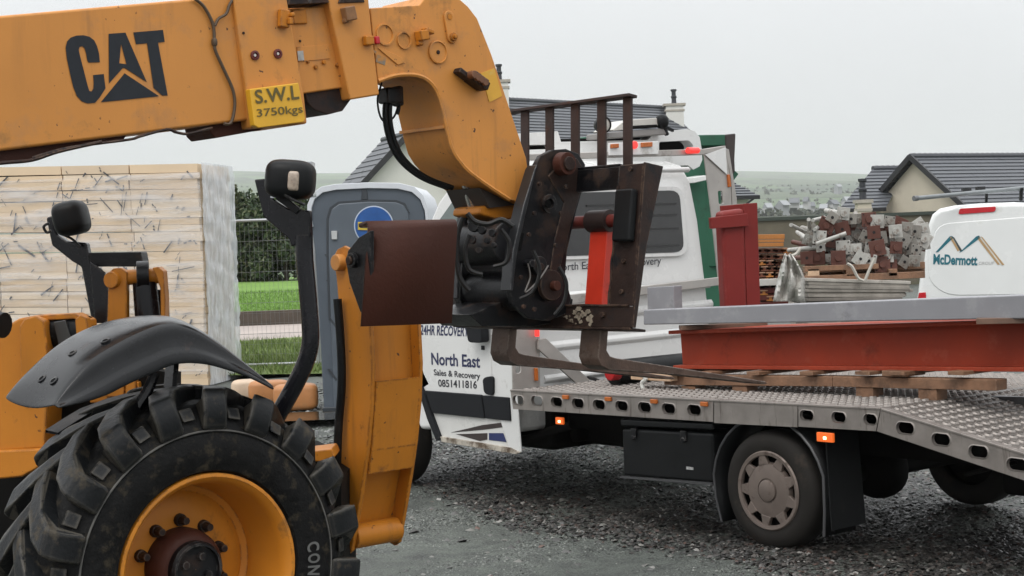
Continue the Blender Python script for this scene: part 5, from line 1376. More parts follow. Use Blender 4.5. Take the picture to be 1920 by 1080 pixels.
# --- portable toilet
LB = on_z(606, 771, gz(0, 16.3)); LY = LB.y
LQ = Plane(at(690, 560, LY), (.05, -1, 0)); LBK = Vector((.06, 1.10, 0))
loo = empty('portable_toilet', on_z(700, 771, gz(0, 16.3))); tag(loo, 'grey portable toilet with pale roof and round blue sign, behind the telehandler', 'portable toilet')
gp = M('grey_blue_plastic', (.072, .088, .108), .42, var=.08, scale=4, dirt=(.05, .06, .072), amt=.15, dscale=3)
gp2 = M('grey_plastic_dark', (.03, .036, .043), .45, var=.08)
gp3 = M('grey_plastic_door', (.085, .102, .122), .4, var=.08, scale=4, dirt=(.065, .075, .09), amt=.12)
outl = [(607, 771), (598, 600), (590, 470), (582, 410), (582, 388), (589, 370), (605, 358), (630, 353), (690, 350), (745, 351), (772, 357), (788, 372), (796, 395), (802, 500), (812, 640), (820, 764)]
def lp(nm, pts, mat, off, vec, bev=.01, holes=(), parent=None):
    q = LQ.off(off); mm = MB(); mm.prism(q.poly(pts), vec, [q.poly(h) for h in holes]); return mm.build(nm, mat, parent or loo, bevel=bev)
lp('cabin', outl, gp, 0, LBK, .02)
rim_o = [(581, 425), (576, 400), (576, 384), (585, 363), (602, 350), (628, 345), (690, 342), (748, 343), (777, 350), (794, 367), (802, 392), (805, 425)]
rim_i = [(799, 425), (796, 395), (788, 374), (772, 360), (745, 354), (690, 353), (630, 356), (605, 361), (590, 373), (584, 390), (584, 410), (587, 425)]
lp('roof', rim_o + rim_i, M('translucent_white_roof', (.55, .57, .60), .4, var=.05), .03, LBK * 1.05, .006)
dpoly = [(626, 768), (620, 600), (616, 480), (616, 412), (622, 392), (636, 382), (690, 378), (742, 379), (757, 385), (766, 400), (770, 500), (780, 764)]
door_l = lp('door', dpoly, gp3, .02, Vector((0, .03, 0)), .012)
lp('door_seam', [(620, 600), (616, 480), (616, 412), (622, 392), (636, 382), (690, 378), (742, 379), (757, 385), (766, 400), (769, 400), (760, 381), (743, 375), (690, 374), (634, 378), (618, 389), (612, 410), (612, 480), (616, 600)], gp2, .008, Vector((0, .02, 0)), 0)
lp('roof_vent', [(679, 355), (687, 354), (690, 374), (677, 374)], gp2, .014, Vector((0, .03, 0)), .004)
for (x, y) in ((608, 480), (611, 528), (616, 600), (613, 695)):
    lp('vent_slot', [(x, y - 3), (x + 4, y - 4), (x + 20, y + 16), (x + 17, y + 20)], gp2, .022 if x > 612 else .006, Vector((0, .02, 0)), .002)
lp('hinge', [(621, 433), (632, 433), (632, 449), (622, 449)], M('pale_hinge', (.42, .43, .43), .5), .045, Vector((0, .04, 0)), .004)
c = LQ.off(.028).hit(701, 423)
sg = MB(); sg.cyl(c, c + Vector((0, -.008, 0)), .200, .200, 48); sgo = sg.build('round_sign', M('pale_sign_rim', (.45, .5, .58), .4, var=.03), loo)
sg = MB(); sg.cyl(c + Vector((0, -.008, 0)), c + Vector((0, -.014, 0)), .188, .188, 48); sg.build('sign_face', M('blue_sign', (.012, .075, .26), .35, var=.15, scale=12, dirt=(.03, .11, .30), amt=.25, dscale=9), sgo)
q = LQ.off(.046)
mm = MB(); mm.prism(q.poly([(671, 416), (706, 417), (706, 432), (671, 431)]), Vector((0, .004, 0))); mm.build('sign_label', M('sign_yellow', (.50, .36, .04), .5, var=.1), sgo)
mm = MB(); mm.sheet(LQ.off(.048).poly([(675, 420), (702, 421), (702, 428), (675, 427)])); mm.build('sign_bar', blacktxt, sgo)
lp('base', [(604, 764), (822, 758), (824, 776), (606, 780)], gp2, .03, LBK * 1.02, .01)

# --- temporary fence panels
galv = M('fence_galvanised', (.36, .37, .38), .45, .6, var=.1)
def fence_panel(xa, xb, Y0, label):
    pa = on_z(xa, 560, 0); a = at(xa, 500, Y0); b = at(xb, 500, Y0)
    za = gz(a.x, Y0) + .05
    A_, B_ = Vector((a.x, Y0, za)), Vector((b.x, Y0, za))
    f = empty('mesh_fence', (A_ + B_) / 2); tag(f, label, 'fence', 'mesh fence panels along the verge')
    Hh = 2.02; d = (B_ - A_); Lw = d.length; d.normalize()
    for p in (A_, B_):
        mm = MB(); mm.cyl(p, p + Z3 * Hh, .021, .021, 10); mm.build('post', galv, f)
    for z in (.06, Hh - .01):
        mm = MB(); mm.cyl(A_ + Z3 * z, B_ + Z3 * z, .021, .021, 10); mm.build('rail', galv, f)
    wm_ = M('fence_wire', (.24, .25, .25), .5, .4)
    mm = MB(); n = int(Lw / .06)
    for i in range(1, n):
        p = A_ + d * Lw * i / n; mm.cyl(p + Z3 * .06, p + Z3 * Hh, .0016, .0016, 3, False)
    for k in range(1, 14):
        z = .06 + (Hh - .07) * k / 14; mm.cyl(A_ + Z3 * z, B_ + Z3 * z, .0017 if k % 3 else .0032, None, 3, False)
    o = mm.build('mesh_wire', wm_, f); tag(o, kind='stuff')
fence_panel(130, 588, 21.6, 'galvanised mesh fence panel between the board stack and the toilet')
fence_panel(592, 1060, 21.7, 'galvanised mesh fence panel behind the toilet')
# --- orange plastic barrier blocks and the puddle
fo = M('orange_plastic', (.42, .18, .06), .5, var=.12, scale=6, dirt=(.3, .17, .09), amt=.2)
def foot(px, py, w, h, Y0, label, mat=fo):
    b = at(px, py, Y0); b.z = gz(b.x, Y0) + .0
    s = F / Y0
    mm = MB(); mm.blob(b + Z3 * h / 2, (Vector((1, .12, 0)).normalized(), Vector((-.12, 1, 0)).normalized(), Z3), (w / 2, .16, h / 2), 5, 28, 14)
    o = mm.build('barrier_block', mat, None, base=b); tag(o, label, 'barrier block', 'plastic barrier blocks')
    return o, b
foot(556, 775, .46, .27, 16.4, 'orange plastic barrier block lying in the puddle beside the toilet')
foot(505, 752, .44, .24, 17.3, 'orange plastic barrier block partly hidden by the mirror post')
foot(470, 744, .42, .22, 17.8, 'pale cream plastic barrier block beside the board stack', M('cream_plastic', (.55, .42, .30), .5, var=.12, dirt=(.35, .25, .16), amt=.2))
pw = M('puddle_water', (.030, .026, .018), .03, var=.02, spec=.6)
pc_ = at(575, 782, 16); pz = gz(pc_.x, 15.7) + .03
mm = MB(); cc = on_z(575, 780, pz)
mm.sheet([cc + Vector((math.cos(t) * .75 * (1 + .2 * math.sin(3 * t)), math.sin(t) * .55 * (1 + .25 * math.cos(2 * t)), 0)) for t in [2 * math.pi * i / 28 for i in range(28)]])
o = mm.build('puddle', pw); tag(o, kind='structure')

# --- stone kerb wall by the road
mm = MB(); mm.prism([(-45, 33.7, .1), (3, 33.7, .1), (3, 34.05, .1), (-45, 34.05, .1)], Z3 * .52); o = mm.build('kerb_wall', M('dark_stone_wall', (.075, .058, .045), .85, var=.3, scale=3, dirt=(.05, .04, .03), amt=.3, dscale=4, bump=.6, bscale=12)); tag(o, 'low dark stone wall between the road and the lawn', 'wall')

# --- shrubs
def leaf_mat(name, cols): return isle_mat(name, cols, .6)
leafm = [leaf_mat('shrub_leaf_a', [(.028, .045, .012), (.045, .062, .016), (.065, .075, .022), (.035, .050, .016), (.09, .085, .03)]), leaf_mat('shrub_leaf_b', [(.020, .040, .014), (.032, .056, .018), (.048, .070, .022), (.07, .085, .03)])]
bark = M('bark', (.06, .045, .035), .85, var=.3, scale=12)
def shrub(nm, base, rx, ry, h, n, mat, label, cat='shrub', lsz=.09, trunk_h=.4, group=None, seed=0):
    rg = np.random.default_rng(seed)
    t = empty(nm, base); tag(t, label, cat, group)
    base = Vector(base)
    mm = MB()
    mm.tube([base - Z3 * .05, base + Z3 * h * .3, base + Z3 * h * .7 + Vector((.05, 0, 0))], [.07] * 6 + [.05] * 6 + [.02], 7)
    for k in range(6):
        a = 6.28 * k / 6 + .3; mm.tube([base + Z3 * h * .18, base + Vector((math.cos(a) * rx * .4, math.sin(a) * ry * .4, h * .45)), base + Vector((math.cos(a) * rx * .7, math.sin(a) * ry * .7, h * .75))], [.03] * 6 + [.02] * 6 + [.008], 5)
    mm.build('trunk', bark, t)
    # clumps
    nc = 34; cl = []
    for k in range(nc):
        th = rg.uniform(0, 6.283); zz = rg.uniform(.08, 1.0); r = math.sqrt(max(0.02, 1 - (abs(zz - .42) / .60) ** 2.2)) * rg.uniform(.55, 1.0)
        cl.append((math.cos(th) * rx * r, math.sin(th) * ry * r, zz * h, rg.uniform(.16, .34) * min(rx, h * .6)))
    cl = np.array(cl); w = cl[:, 3] ** 2; w /= w.sum()
    ci = rg.choice(nc, n, p=w); d = rg.normal(0, 1, (n, 3)); d /= np.linalg.norm(d, axis=1)[:, None]
    P = cl[ci, :3] + d * (cl[ci, 3] * rg.uniform(.45, 1.05, n) ** .6)[:, None]
    P[:, 2] = np.maximum(P[:, 2], .02)
    P += np.array(base)[None] - np.array(base)[None]
    a = rg.normal(0, 1, (n, 3)); a /= np.linalg.norm(a, axis=1)[:, None]; b = np.cross(a, rg.normal(0, 1, (n, 3))); b /= np.linalg.norm(b, axis=1)[:, None]
    s = (lsz * rg.uniform(.5, 1.2, n))[:, None]
    V = np.stack([P - a * s, P + b * s * .45, P + a * s, P - b * s * .45], 1).reshape(-1, 3)
    me = bpy.data.meshes.new('crown'); me.from_pydata(V.tolist(), [], np.arange(4 * n).reshape(-1, 4).tolist()); me.materials.append(mat)
    o = bpy.data.objects.new('crown', me); COL.objects.link(o); o.parent = t
    return t
for i, (px, w_, h_, lab) in enumerate(((395, 1.9, 2.6, 'dark shrub half hidden behind the right end of the board stack'), (450, 1.5, 2.45, 'dark rounded shrub next to the board stack beyond the lawn'), (497, 1.45, 2.05, 'lower dark shrub in the middle of the gap beyond the lawn'), (538, 1.5, 2.25, 'dark shrub just left of the bent mirror post beyond the lawn'), (590, 1.6, 2.1, 'dark shrub behind the mirror post and the toilet edge'), (640, 1.2, 2.0, 'dark shrub behind the portable toilet'))):
    p = at(px, 540, 45.5 + (i % 3) * .6); z = 1.06
    shrub('shrub', (p.x, p.y, z), w_, .9, h_, 8200, leafm[i % 2], lab, seed=20 + i, group='shrubs along the lawn')

# --- white van
VQ = Plane(at(1840, 470, 27.5), (-.27, -1, 0)); VB = Vector((1.40, 4.5, 0))
van_o = on_z(1840, 640, gz(0, 28)); van = empty('van', (at(1840, 640, 29.5).x, 29.5, gz(7, 29))); tag(van, 'white panel van at the right edge with a turquoise lettered tailgate', 'van')
body = [(1719, 576), (1719, 562), (1724, 525), (1733, 462), (1741, 420), (1748, 402), (1762, 391), (1790, 385), (1840, 381), (1900, 379), (1945, 381), (1962, 390), (1972, 410), (1985, 470), (1996, 560), (1997, 576)]
def vp(nm, pts, mat, off, vec, bev=.01, holes=(), parent=None):
    q = VQ.off(off); mm = MB(); mm.prism(q.poly(pts), vec, [q.poly(h) for h in holes]); return mm.build(nm, mat, parent or van, bevel=bev)
vanw = M('van_white', (.70, .71, .70), .22, var=.02, scale=2, dirt=(.52, .52, .48), amt=.08, dscale=2, coat=.4)
vp('van_body', body, vanw, 0, VB, .09)
vb = MB(); 
tg_in = round_poly([(1756, 420), (1960, 404), (1975, 470), (1978, 520), (1950, 552), (1776, 554), (1744, 530), (1739, 500)], 26)
tg_out = round_poly([(1752, 414), (1964, 398), (1980, 468), (1984, 524), (1955, 560), (1771, 562), (1737, 535), (1732, 500)], 30)
tgo = vp('tailgate', tg_in, vanw, .012, Vector((0, .04, 0)), .012)
bl_ = vp('brake_light', round_poly([(1800, 391), (1868, 387), (1866, 397), (1797, 402)], 4), redlens, .02, Vector((0, .06, 0)), .006)
vp('rear_lamp', [(1724, 549), (1736, 548), (1737, 560), (1722, 560)], redlens, .02, Vector((0, .05, 0)), .006)
vp('bumper', [(1714, 586), (1714, 564), (2002, 564), (2002, 586)], trim, .08, Vector((0, .3, 0)), .03)
for (sx_, sy_) in ((-1, 0), (1, 0), (-1, 1), (1, 1)):
    cpt = VQ.hit(1858, 650); cc = Vector((cpt.x + .2 + sx_ * .74 + sy_ * .9, cpt.y + .75 + sy_ * 3.0, gz(7, 29) + .33))
    mm = MB(); mm.cyl(cc - Vector((.11, 0, 0)), cc + Vector((.11, 0, 0)), .33, .33, 28); mm.build('wheel', roadrub, van, bevel=.03)
teal = M('teal_print', (.012, .13, .17), .4, var=.05); tan_ = M('tan_print', (.42, .27, .13), .4, var=.05); dkp = M('dark_print', (.05, .06, .06), .4); gyp = M('grey_print', (.34, .34, .33), .4)
def prt(pts, mat): mm = MB(); mm.sheet(VQ.off(.018).poly(pts)); return mm.build('logo_stroke', mat, tgo)
def lg(x, y): return (1300 + x / 2.842, 220 + y / 2.842)
prt([lg(*p) for p in ((1290, 720), (1305, 718), (1388, 640), (1378, 632), (1366, 634))], teal)
prt([lg(*p) for p in ((1366, 640), (1376, 636), (1418, 708), (1408, 714))], tan_); prt([lg(*p) for p in ((1378, 634), (1390, 640), (1432, 708), (1422, 716))], dkp)
prt([lg(*p) for p in ((1416, 722), (1430, 716), (1532, 640), (1522, 630), (1508, 634))], teal)
prt([lg(*p) for p in ((1510, 642), (1522, 636), (1634, 784), (1622, 786))], tan_); prt([lg(*p) for p in ((1530, 634), (1542, 640), (1658, 786), (1646, 788))], tan_); prt([lg(*p) for p in ((1523, 635), (1529, 634), (1645, 788), (1636, 786))], M('print_white', (.6, .6, .55), .4))
text_mesh('McDermott', [VQ.off(.018).hit(*lg(*p)) for p in ((1280, 728), (1515, 736), (1513, 790), (1278, 784))], 'lettering', teal, tgo, bold=.035)
text_mesh('GROUP', [VQ.off(.018).hit(*lg(*p)) for p in ((1522, 770), (1604, 768), (1602, 784), (1520, 786))], 'lettering', gyp, tgo)
# roof pipe carrier
pipe0, pipe1 = at(1716, 372, 27.0), at(1990, 346, 28.6)
mm = MB(); mm.cyl(pipe0, pipe1, .038, .038, 16); pc1 = mm.build('pipe_carrier', M('grey_pipe', (.20, .215, .22), .45, .3, var=.15), van)
d_ = (pipe1 - pipe0).normalized(); mm = MB(); mm.cyl(pipe0 - d_ * .03, pipe0 + d_ * .05, .046, .046, 16); mm.build('pipe_cap', M('grey_cap', (.12, .125, .13), .5), van)
mm = MB(); k_ = at(1915, 352, 28.1); mm.bar(k_, k_ + Vector((0, .05, -.22)), .05, .05, Vector((0, 1, 0))); k_ = at(1850, 360, 27.8); mm.bar(k_, k_ + Vector((0, .05, -.18)), .04, .04, Vector((0, 1, 0))); mm.build('rack_foot', blackpl, van)

# --- heap of steel props with square end plates
galp = [M('prop_white', (.40, .39, .36), .55, .1, var=.2, scale=14, dirt=(.15, .10, .075), amt=.36, dscale=10), M('prop_rust', (.105, .038, .026), .6, .1, var=.2, scale=14, dirt=(.09, .035, .025), amt=.3, dscale=9), M('prop_grey', (.24, .225, .20), .55, .1, var=.2, scale=14, dirt=(.11, .065, .045), amt=.36, dscale=10)]
hole_m = M('tube_hole', (.012, .011, .011), .8)
def cq(x, y): return (1420 + x / 5.4, 380 + y / 5.4)
WH = [(870, 110), (810, 215), (950, 165), (1020, 180), (1215, 190), (1340, 190), (1510, 260), (1595, 290), (1480, 375), (520, 380), (630, 350), (880, 365), (1000, 335), (1100, 350), (1250, 355), (1370, 385), (640, 450), (870, 455), (1000, 470), (1065, 435), (1150, 475), (1290, 500), (715, 570), (940, 565), (1045, 570), (1130, 590), (1320, 545), (1610, 480), (1520, 465), (1490, 600), (1590, 590), (1625, 560), (1400, 545), (1560, 405), (760, 150), (1400, 290), (700, 420)]
RD = [(700, 230), (1130, 170), (930, 210), (1320, 265), (760, 385), (1130, 400), (950, 380), (500, 560), (615, 560), (820, 560), (1215, 460), (1265, 625), (1350, 640), (1405, 455), (860, 270), (1180, 300), (1440, 220)]
pr = random.Random(9)
def prop(px, py, Y0, kind, rot, sq=.135):
    c = at(px, py, Y0)
    d = Vector((max(-.2, min(.34, pr.gauss(.09, .15))), 1, max(-.1, min(.1, pr.gauss(0, .06))))).normalized(); sq *= pr.uniform(.75, 1.12)
    _, u, w = frame(-d); e1 = u * math.cos(rot) + w * math.sin(rot); e2 = -u * math.sin(rot) + w * math.cos(rot)
    t = empty('steel_prop', c)
    tag(t, ('white steel prop with a square end plate lying in the heap', 'rusty red steel prop with a square end plate lying in the heap', 'grey steel prop with a square end plate lying in the heap')[kind], 'prop', ('white props in the heap', 'rusty props in the heap', 'grey props in the heap')[kind])
    mm = MB(); mm.box(c, (sq, sq, .010), (e1, e2, d)); mm.build('end_plate', galp[kind], t, bevel=.003)
    mm = MB(); mm.cyl(c + d * .005, c + d * .9, .027, .027, 10); mm.build('tube', galp[kind], t)
    mm = MB(); mm.cyl(c - d * .0075, c - d * .005, .016, .016, 10); mm.build('tube_hole', hole_m, t)
    if pr.random() < .5:
        mm = MB(); mm.cyl(c - d * .005, c - d * .03, .034, .034, 10); mm.build('collar', galp[kind], t)
    for a_, b_ in ((-1, -1), (1, -1), (1, 1), (-1, 1)) if pr.random() < .25 else ():
        p = c + e1 * a_ * sq * .36 + e2 * b_ * sq * .36; mm = MB(); mm.cyl(p - d * .0075, p - d * .005, .008, .008, 6); mm.build('bolt_hole', hole_m, t)
for i, (x, y) in enumerate(WH):
    prop(*cq(x, y), 16.6 + pr.uniform(-.18, .18), 0 if pr.random() < .6 else 2, pr.choice((pr.uniform(-.2, .2), pr.uniform(-.7, .7))))
for i, (x, y) in enumerate(RD):
    prop(*cq(x, y), 16.6 + pr.uniform(-.15, .22), 1, 0.0 if y > 500 else pr.uniform(-.5, .5), .15)
ex = random.Random(21)
for i in range(44):
    x = ex.uniform(480, 1690); lo = 130 + abs(x - 1050) * .16
    y = ex.uniform(lo, 600)
    prop(*cq(x, y), 16.85 + ex.uniform(-.08, .3), ex.choice((0, 0, 1, 1, 2)), ex.uniform(-.8, .8), ex.choice((.12, .135, .15)))
# loose bars sticking out of the heap
for i, (x0, y0, x1, y1, lab) in enumerate(((340, 225, 490, 300, 'pale tube poking out at the left end of the prop heap, lower one'), (560, 180, 680, 150, 'thin pale tube at the left top of the prop heap'), (600, 415, 900, 310, 'long white bar lying aslant across the front of the prop heap'), (520, 170, 530, 270, 'short upright pale tube at the left end of the prop heap'), (580, 270, 650, 230, 'short pale tube beside the leftmost white plate'))):
    a_, b_ = at(*cq(x0, y0), 16.35), at(*cq(x1, y1), 16.3 if i == 2 else 16.8); mm = MB(); mm.cyl(a_, b_, .022 if i == 2 else .02, None, 10); o = mm.build('loose_tube', galp[0]); tag(o, lab, 'tube')
# pallet below the heap
pz = at(*cq(900, 660), 16.4); pb = empty('pallet', (pz.x, 16.9, pz.z - .14)); tag(pb, 'worn timber pallet carrying the heap of props', 'pallet')
def plk(nm, x0, y0, x1, y1, Y0, dep, mat=timber):
    a_, b_ = at(*cq(x0, y0), Y0), at(*cq(x1, y1), Y0)
    mm = MB(); mm.box(((a_.x + b_.x) / 2, Y0 + dep / 2, (a_.z + b_.z) / 2), (abs(b_.x - a_.x), dep, abs(a_.z - b_.z))); return mm.build(nm, mat, pb, bevel=.004)
plk('top_board', 480, 645, 1230, 668, 16.42, .12); plk('top_board', 480, 645, 1700, 668, 16.62, .12); plk('top_board', 480, 645, 1700, 668, 16.9, .12); plk('top_board', 480, 645, 1700, 668, 17.2, .12)
plk('block', 510, 672, 630, 742, 16.42, .14, timberpale); plk('block', 900, 672, 1000, 742, 16.42, .14); plk('block', 1330, 672, 1420, 742, 16.42, .14)
plk('bottom_board', 480, 742, 1700, 762, 16.42, .10)
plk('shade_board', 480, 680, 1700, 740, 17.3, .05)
# weathered bundle under it
bt = at(*cq(900, 770), 16.3); gzb = gz(bt.x, 16.5)
bn = empty('plank_bundle', (bt.x, 16.6, gzb)); tag(bn, 'long weathered grey plank bundle under plastic, below the prop heap', 'plank bundle')
gw_ = [M('grey_plank_a', (.26, .235, .205), .7, var=.25, scale=9, dirt=(.12, .10, .085), amt=.3, dscale=6), M('grey_plank_b', (.17, .15, .13), .7, var=.25, scale=9, dirt=(.36, .33, .29), amt=.25, dscale=6), M('grey_plank_c', (.40, .37, .33), .55, var=.2, scale=9, dirt=(.2, .17, .14), amt=.3, dscale=6)]
xa, xb = at(*cq(470, 800), 16.2).x, at(*cq(1560, 860), 16.2).x
ztop = at(*cq(470, 765), 16.2).z
z = ztop; k = 0
while z > gzb + .03:
    h = pr.uniform(.026, .045)
    for j in range(3):
        mm = MB(); y0 = 16.2 + j * .36 + pr.uniform(-.02, .02)
        a_ = Vector((xa + pr.uniform(-.02, .05), y0 + .16, z - h / 2 + pr.uniform(-.004, .004))); b_ = Vector((xb + pr.uniform(-.1, .04), y0 + .16, z - h / 2 - (.07 if z > ztop - .3 else .0) * max(0, 1 - (ztop - z) / .3)))
        mm.bar(a_, b_, .33, h * .92); mm.build('plank', gw_[pr.randrange(3)], bn, bevel=.003)
    z -= h; k += 1
# crumpled plastic sheet hanging over the bundle's left end
pm, N, L, B = node_mat('crumpled_plastic')
B.inputs['Base Color'].default_value = (.62, .60, .56, 1); B.inputs['Roughness'].default_value = .3
tcw = N.new('ShaderNodeTexCoord'); nw = N.new('ShaderNodeTexNoise'); nw.inputs['Scale'].default_value = 7; nw.inputs['Detail'].default_value = 6; L.new(tcw.outputs['Object'], nw.inputs['Vector'])
mr = N.new('ShaderNodeMapRange'); mr.inputs['From Min'].default_value = .35; mr.inputs['From Max'].default_value = .65; mr.inputs['To Min'].default_value = .55; mr.inputs['To Max'].default_value = .95; L.new(nw.outputs['Fac'], mr.inputs['Value']); L.new(mr.outputs['Result'], B.inputs['Alpha'])
rows_ = []
for v in range(25):
    t = v / 24
    lx = 300 + (-120) * t ** .8 - 20; rx_ = 330 + 150 * min(1, t * 1.9) ** .7
    ly = 520 + 480 * t; row = []
    for u in range(15):
        s = u / 14
        x = lx + (rx_ - lx) * s; yy = ly + (-12 + 25 * math.sin(s * 3.1)) * (1 - t)
        row.append(at(*cq(x, yy), 16.05 + .07 * math.sin(s * 17 + t * 4) + .05 * math.sin(s * 7 - t * 9) + pr.uniform(-.02, .02) + .1 * abs(s - .5)))
    rows_.append(row)
mm = MB(); mm.add([p for r_ in rows_ for p in r_], [(j * 15 + i, j * 15 + i + 1, (j + 1) * 15 + i + 1, (j + 1) * 15 + i) for j in range(24) for i in range(14)], True)
o = mm.build('plastic_sheet', pm); tag(o, 'crumpled translucent plastic sheet hanging off the left end of the plank bundle', 'plastic sheet')
so = o.modifiers.new('t', 'SOLIDIFY'); so.thickness = .003
for i, pts in enumerate(([(330, 540), (390, 520), (440, 460)], [(910, 615), (960, 650), (1020, 760), (1075, 790)], [(1090, 790), (1130, 690), (1190, 560)])):
    mm = MB(); mm.tube([at(*cq(*p), 16.12) for p in pts], .016, 6); o = mm.build('plastic_strap', M('pale_strap', (.46, .43, .38), .45, var=.1)); tag(o, ('pale plastic strand rising from the crumpled sheet', 'pale loose strap sloping down right in front of the pallet', 'pale loose strap sloping up right to the rusty plates')[i], 'strap')

# --- formwork beams stacked left of the heap
tb_ = [M('orange_beam', (.40, .155, .035), .55, var=.2, scale=8, dirt=(.2, .09, .04), amt=.25), M('red_brown_beam', (.14, .045, .022), .6, var=.25, scale=8, dirt=(.07, .025, .015), amt=.3), M('beam_end', (.40, .24, .16), .65, var=.2, scale=20)]
for i, (y0, y1) in enumerate(((440, 449), (450, 455), (456, 463))):
    a_, b_ = at(1395, (y0 + y1) / 2, 18.0), at(1470 - i * 1, (y0 + y1) / 2 - 1, 18.0)
    mm = MB(); mm.bar(a_, b_, .10, (y1 - y0) / 170); o = mm.build('formwork_timber', tb_[0], None, bevel=.003); tag(o, ('orange formwork timber on top of the stack, topmost', 'orange formwork timber, second from the top of the stack', 'orange formwork timber, third from the top of the stack')[i], 'timber', 'orange formwork timbers')
for r_ in range(9):
    for c_ in range(6):
        px, py = 1398 + c_ * 15.5 + pr.uniform(-2, 2) + (4 if r_ % 2 else 0), 470 + r_ * 11.2
        c = at(px, py, 18.0 + pr.uniform(-.06, .06)); dd = Vector((pr.uniform(-.05, .05), 1, 0)).normalized(); sx_ = Vector((1, -dd.x, 0))
        t = empty('formwork_timber', c); tag(t, 'red-brown formwork timber seen end-on in the stack left of the prop heap', 'timber', 'timber ends in the stack')
        mm = MB(); w_, hgt = .085, .058
        mm.box(c + dd * .75 + Z3 * (hgt * .36), (w_, 1.5, hgt * .28), (sx_, dd, Z3)); mm.box(c + dd * .75 - Z3 * (hgt * .36), (w_, 1.5, hgt * .28), (sx_, dd, Z3)); mm.box(c + dd * .75, (w_ * .35, 1.499, hgt * .5), (sx_, dd, Z3)); mm.build('beam_body', tb_[1] if pr.random() < .85 else tb_[0], t)
        mm = MB(); mm.box(c + Z3 * (hgt * .36) - dd * .002, (w_ * .96, .004, hgt * .2), (sx_, dd, Z3)); mm.build('end_grain', tb_[2], t)
for i, py in enumerate((575, 588, 601)):
    pass
c = at(1440, 526, 17.9); mm = MB(); mm.box(c + Vector((0, .5, -.02)), (.62, 1.0, .075)); o = mm.build('white_bearer', M('white_bearer', (.60, .58, .54), .6, var=.1), None, bevel=.004); tag(o, 'white painted bearer under the red-brown beam ends', 'bearer')
for k_ in range(4):
    c = at(1440, 545 + k_ * 13, 17.95); mm = MB(); mm.box(c + Vector((0, .5, 0)), (.66, 1.0, .06)); o = mm.build('steel_channel', M('dark_red_channel', (.10, .018, .014), .5, var=.2), None, bevel=.004); tag(o, ('dark red steel channel below the white bearer, topmost', 'dark red steel channel below the white bearer, second', 'dark red steel channel below the white bearer, third', 'dark red steel channel below the white bearer, lowest')[k_], 'channel', 'dark red channels')
c = at(1440, 610, 18); mm = MB(); mm.box((c.x, 18.5, (c.z - .05 + gz(c.x, 18)) / 2), (.8, 1.0, max(.1, c.z - .1 - gz(c.x, 18)))); o = mm.build('timber_crib', timber, None, bevel=.01); tag(o, 'timber crib under the dark red channels', 'crib')

# --- green steel frame behind the cab
GQ = Plane(at(1340, 380, 14.2), (.15, -1, 0))
grn = M('green_paint', (.012, .085, .045), .45, var=.15, scale=4, dirt=(.02, .05, .03), amt=.2)
gb_ = at(1340, 600, 14.2); gc = empty('skip_container', (gb_.x - .5, 14.8, gz(gb_.x, 14.5))); tag(gc, 'green steel skip container with dark corner post behind the truck cab', 'container')
def gp_(nm, pts, mat, off, d, bev=.01):
    mm = MB(); mm.prism(GQ.off(off).poly(pts), Vector((-.1, d, 0))); return mm.build(nm, mat, gc, bevel=bev)
gp_('side_panel', [(1100, 262), (1352, 258), (1352, 500), (1362, 690), (1100, 700)], grn, 0, 1.6)
gp_('top_rail', [(1100, 256), (1366, 252), (1366, 273), (1100, 278)], grn, .06, .12)
gp_('corner_post', [(1362, 252), (1380, 250), (1378, 300), (1379, 322), (1372, 330), (1364, 300)], M('dark_brown_steel', (.035, .026, .024), .6, var=.3), .08, .15)
gp_('corner_post', [(1364, 278), (1378, 276), (1377, 318), (1386, 326), (1372, 345), (1362, 330)], grn, .05, .12)
gp_('handle_tube', [(1300, 332), (1326, 328), (1327, 338), (1301, 344)], white, .10, .05)
gp_('rib', [(1334, 278), (1342, 278), (1352, 500), (1344, 500)], grn, .05, .06)

# --- boundary wall far right
mm = MB(); a_ = at(1360, 430, 44); mm.box((a_.x + 8, 44, .85), (34, .3, 2.75)); o = mm.build('boundary_wall', M('mossy_wall', (.12, .105, .075), .85, var=.25, scale=1.2, dirt=(.07, .085, .035), amt=.35, dscale=1.0, bump=.5, bscale=5)); tag(o, 'long mossy brown boundary wall behind the prop heap', 'wall')
mm = MB(); mm.box((a_.x + 8, 44, 2.27), (34.1, .42, .09)); c_o = mm.build('coping', M('dark_coping', (.035, .045, .035), .7, var=.2), o) if False else mm
c_o = c_o.build('coping', M('dark_coping', (.035, .045, .035), .7, var=.2), o)
# ================================================================ houses, hedgerows and farms
slate = M('roof_tile', (.075, .08, .09), .5, var=.25, scale=7, dirt=(.055, .058, .065), amt=.2, dscale=1.5)
slate2 = M('roof_tile_dark', (.05, .053, .06), .5, var=.12, scale=2)
bargem = M('black_barge', (.012, .012, .014), .5)
render_w = M('white_render', (.62, .61, .57), .8, var=.04, scale=1, dirt=(.48, .46, .42), amt=.12, dscale=.8)
render_c = M('cream_render', (.50, .45, .36), .8, var=.05, scale=1, dirt=(.38, .34, .27), amt=.12, dscale=.8)
RIDGE = None
def roof_slope(house, r0, r1, e0, e1, n, mat=slate):
    """tile courses stepping from the eave (e0-e1) up to the ridge (r0-r1)"""
    nrm = (r1 - r0).cross(e0 - r0).normalized(); nrm = nrm if nrm.z > 0 else -nrm
    mm = MB()
    for i in range(n):
        t0, t1 = i / n, (i + 1) / n
        a, b = e0.lerp(r0, t0), e1.lerp(r1, t0); c, d = e1.lerp(r1, t1), e0.lerp(r0, t1)
        mm.add([a + nrm * .075, b + nrm * .075, c + nrm * .03, d + nrm * .03, a + nrm * .0, b + nrm * .0], [(0, 1, 2, 3), (0, 4, 5, 1)])
    o = mm.build('roof', mat, house); tag(o, kind=None)
    return o
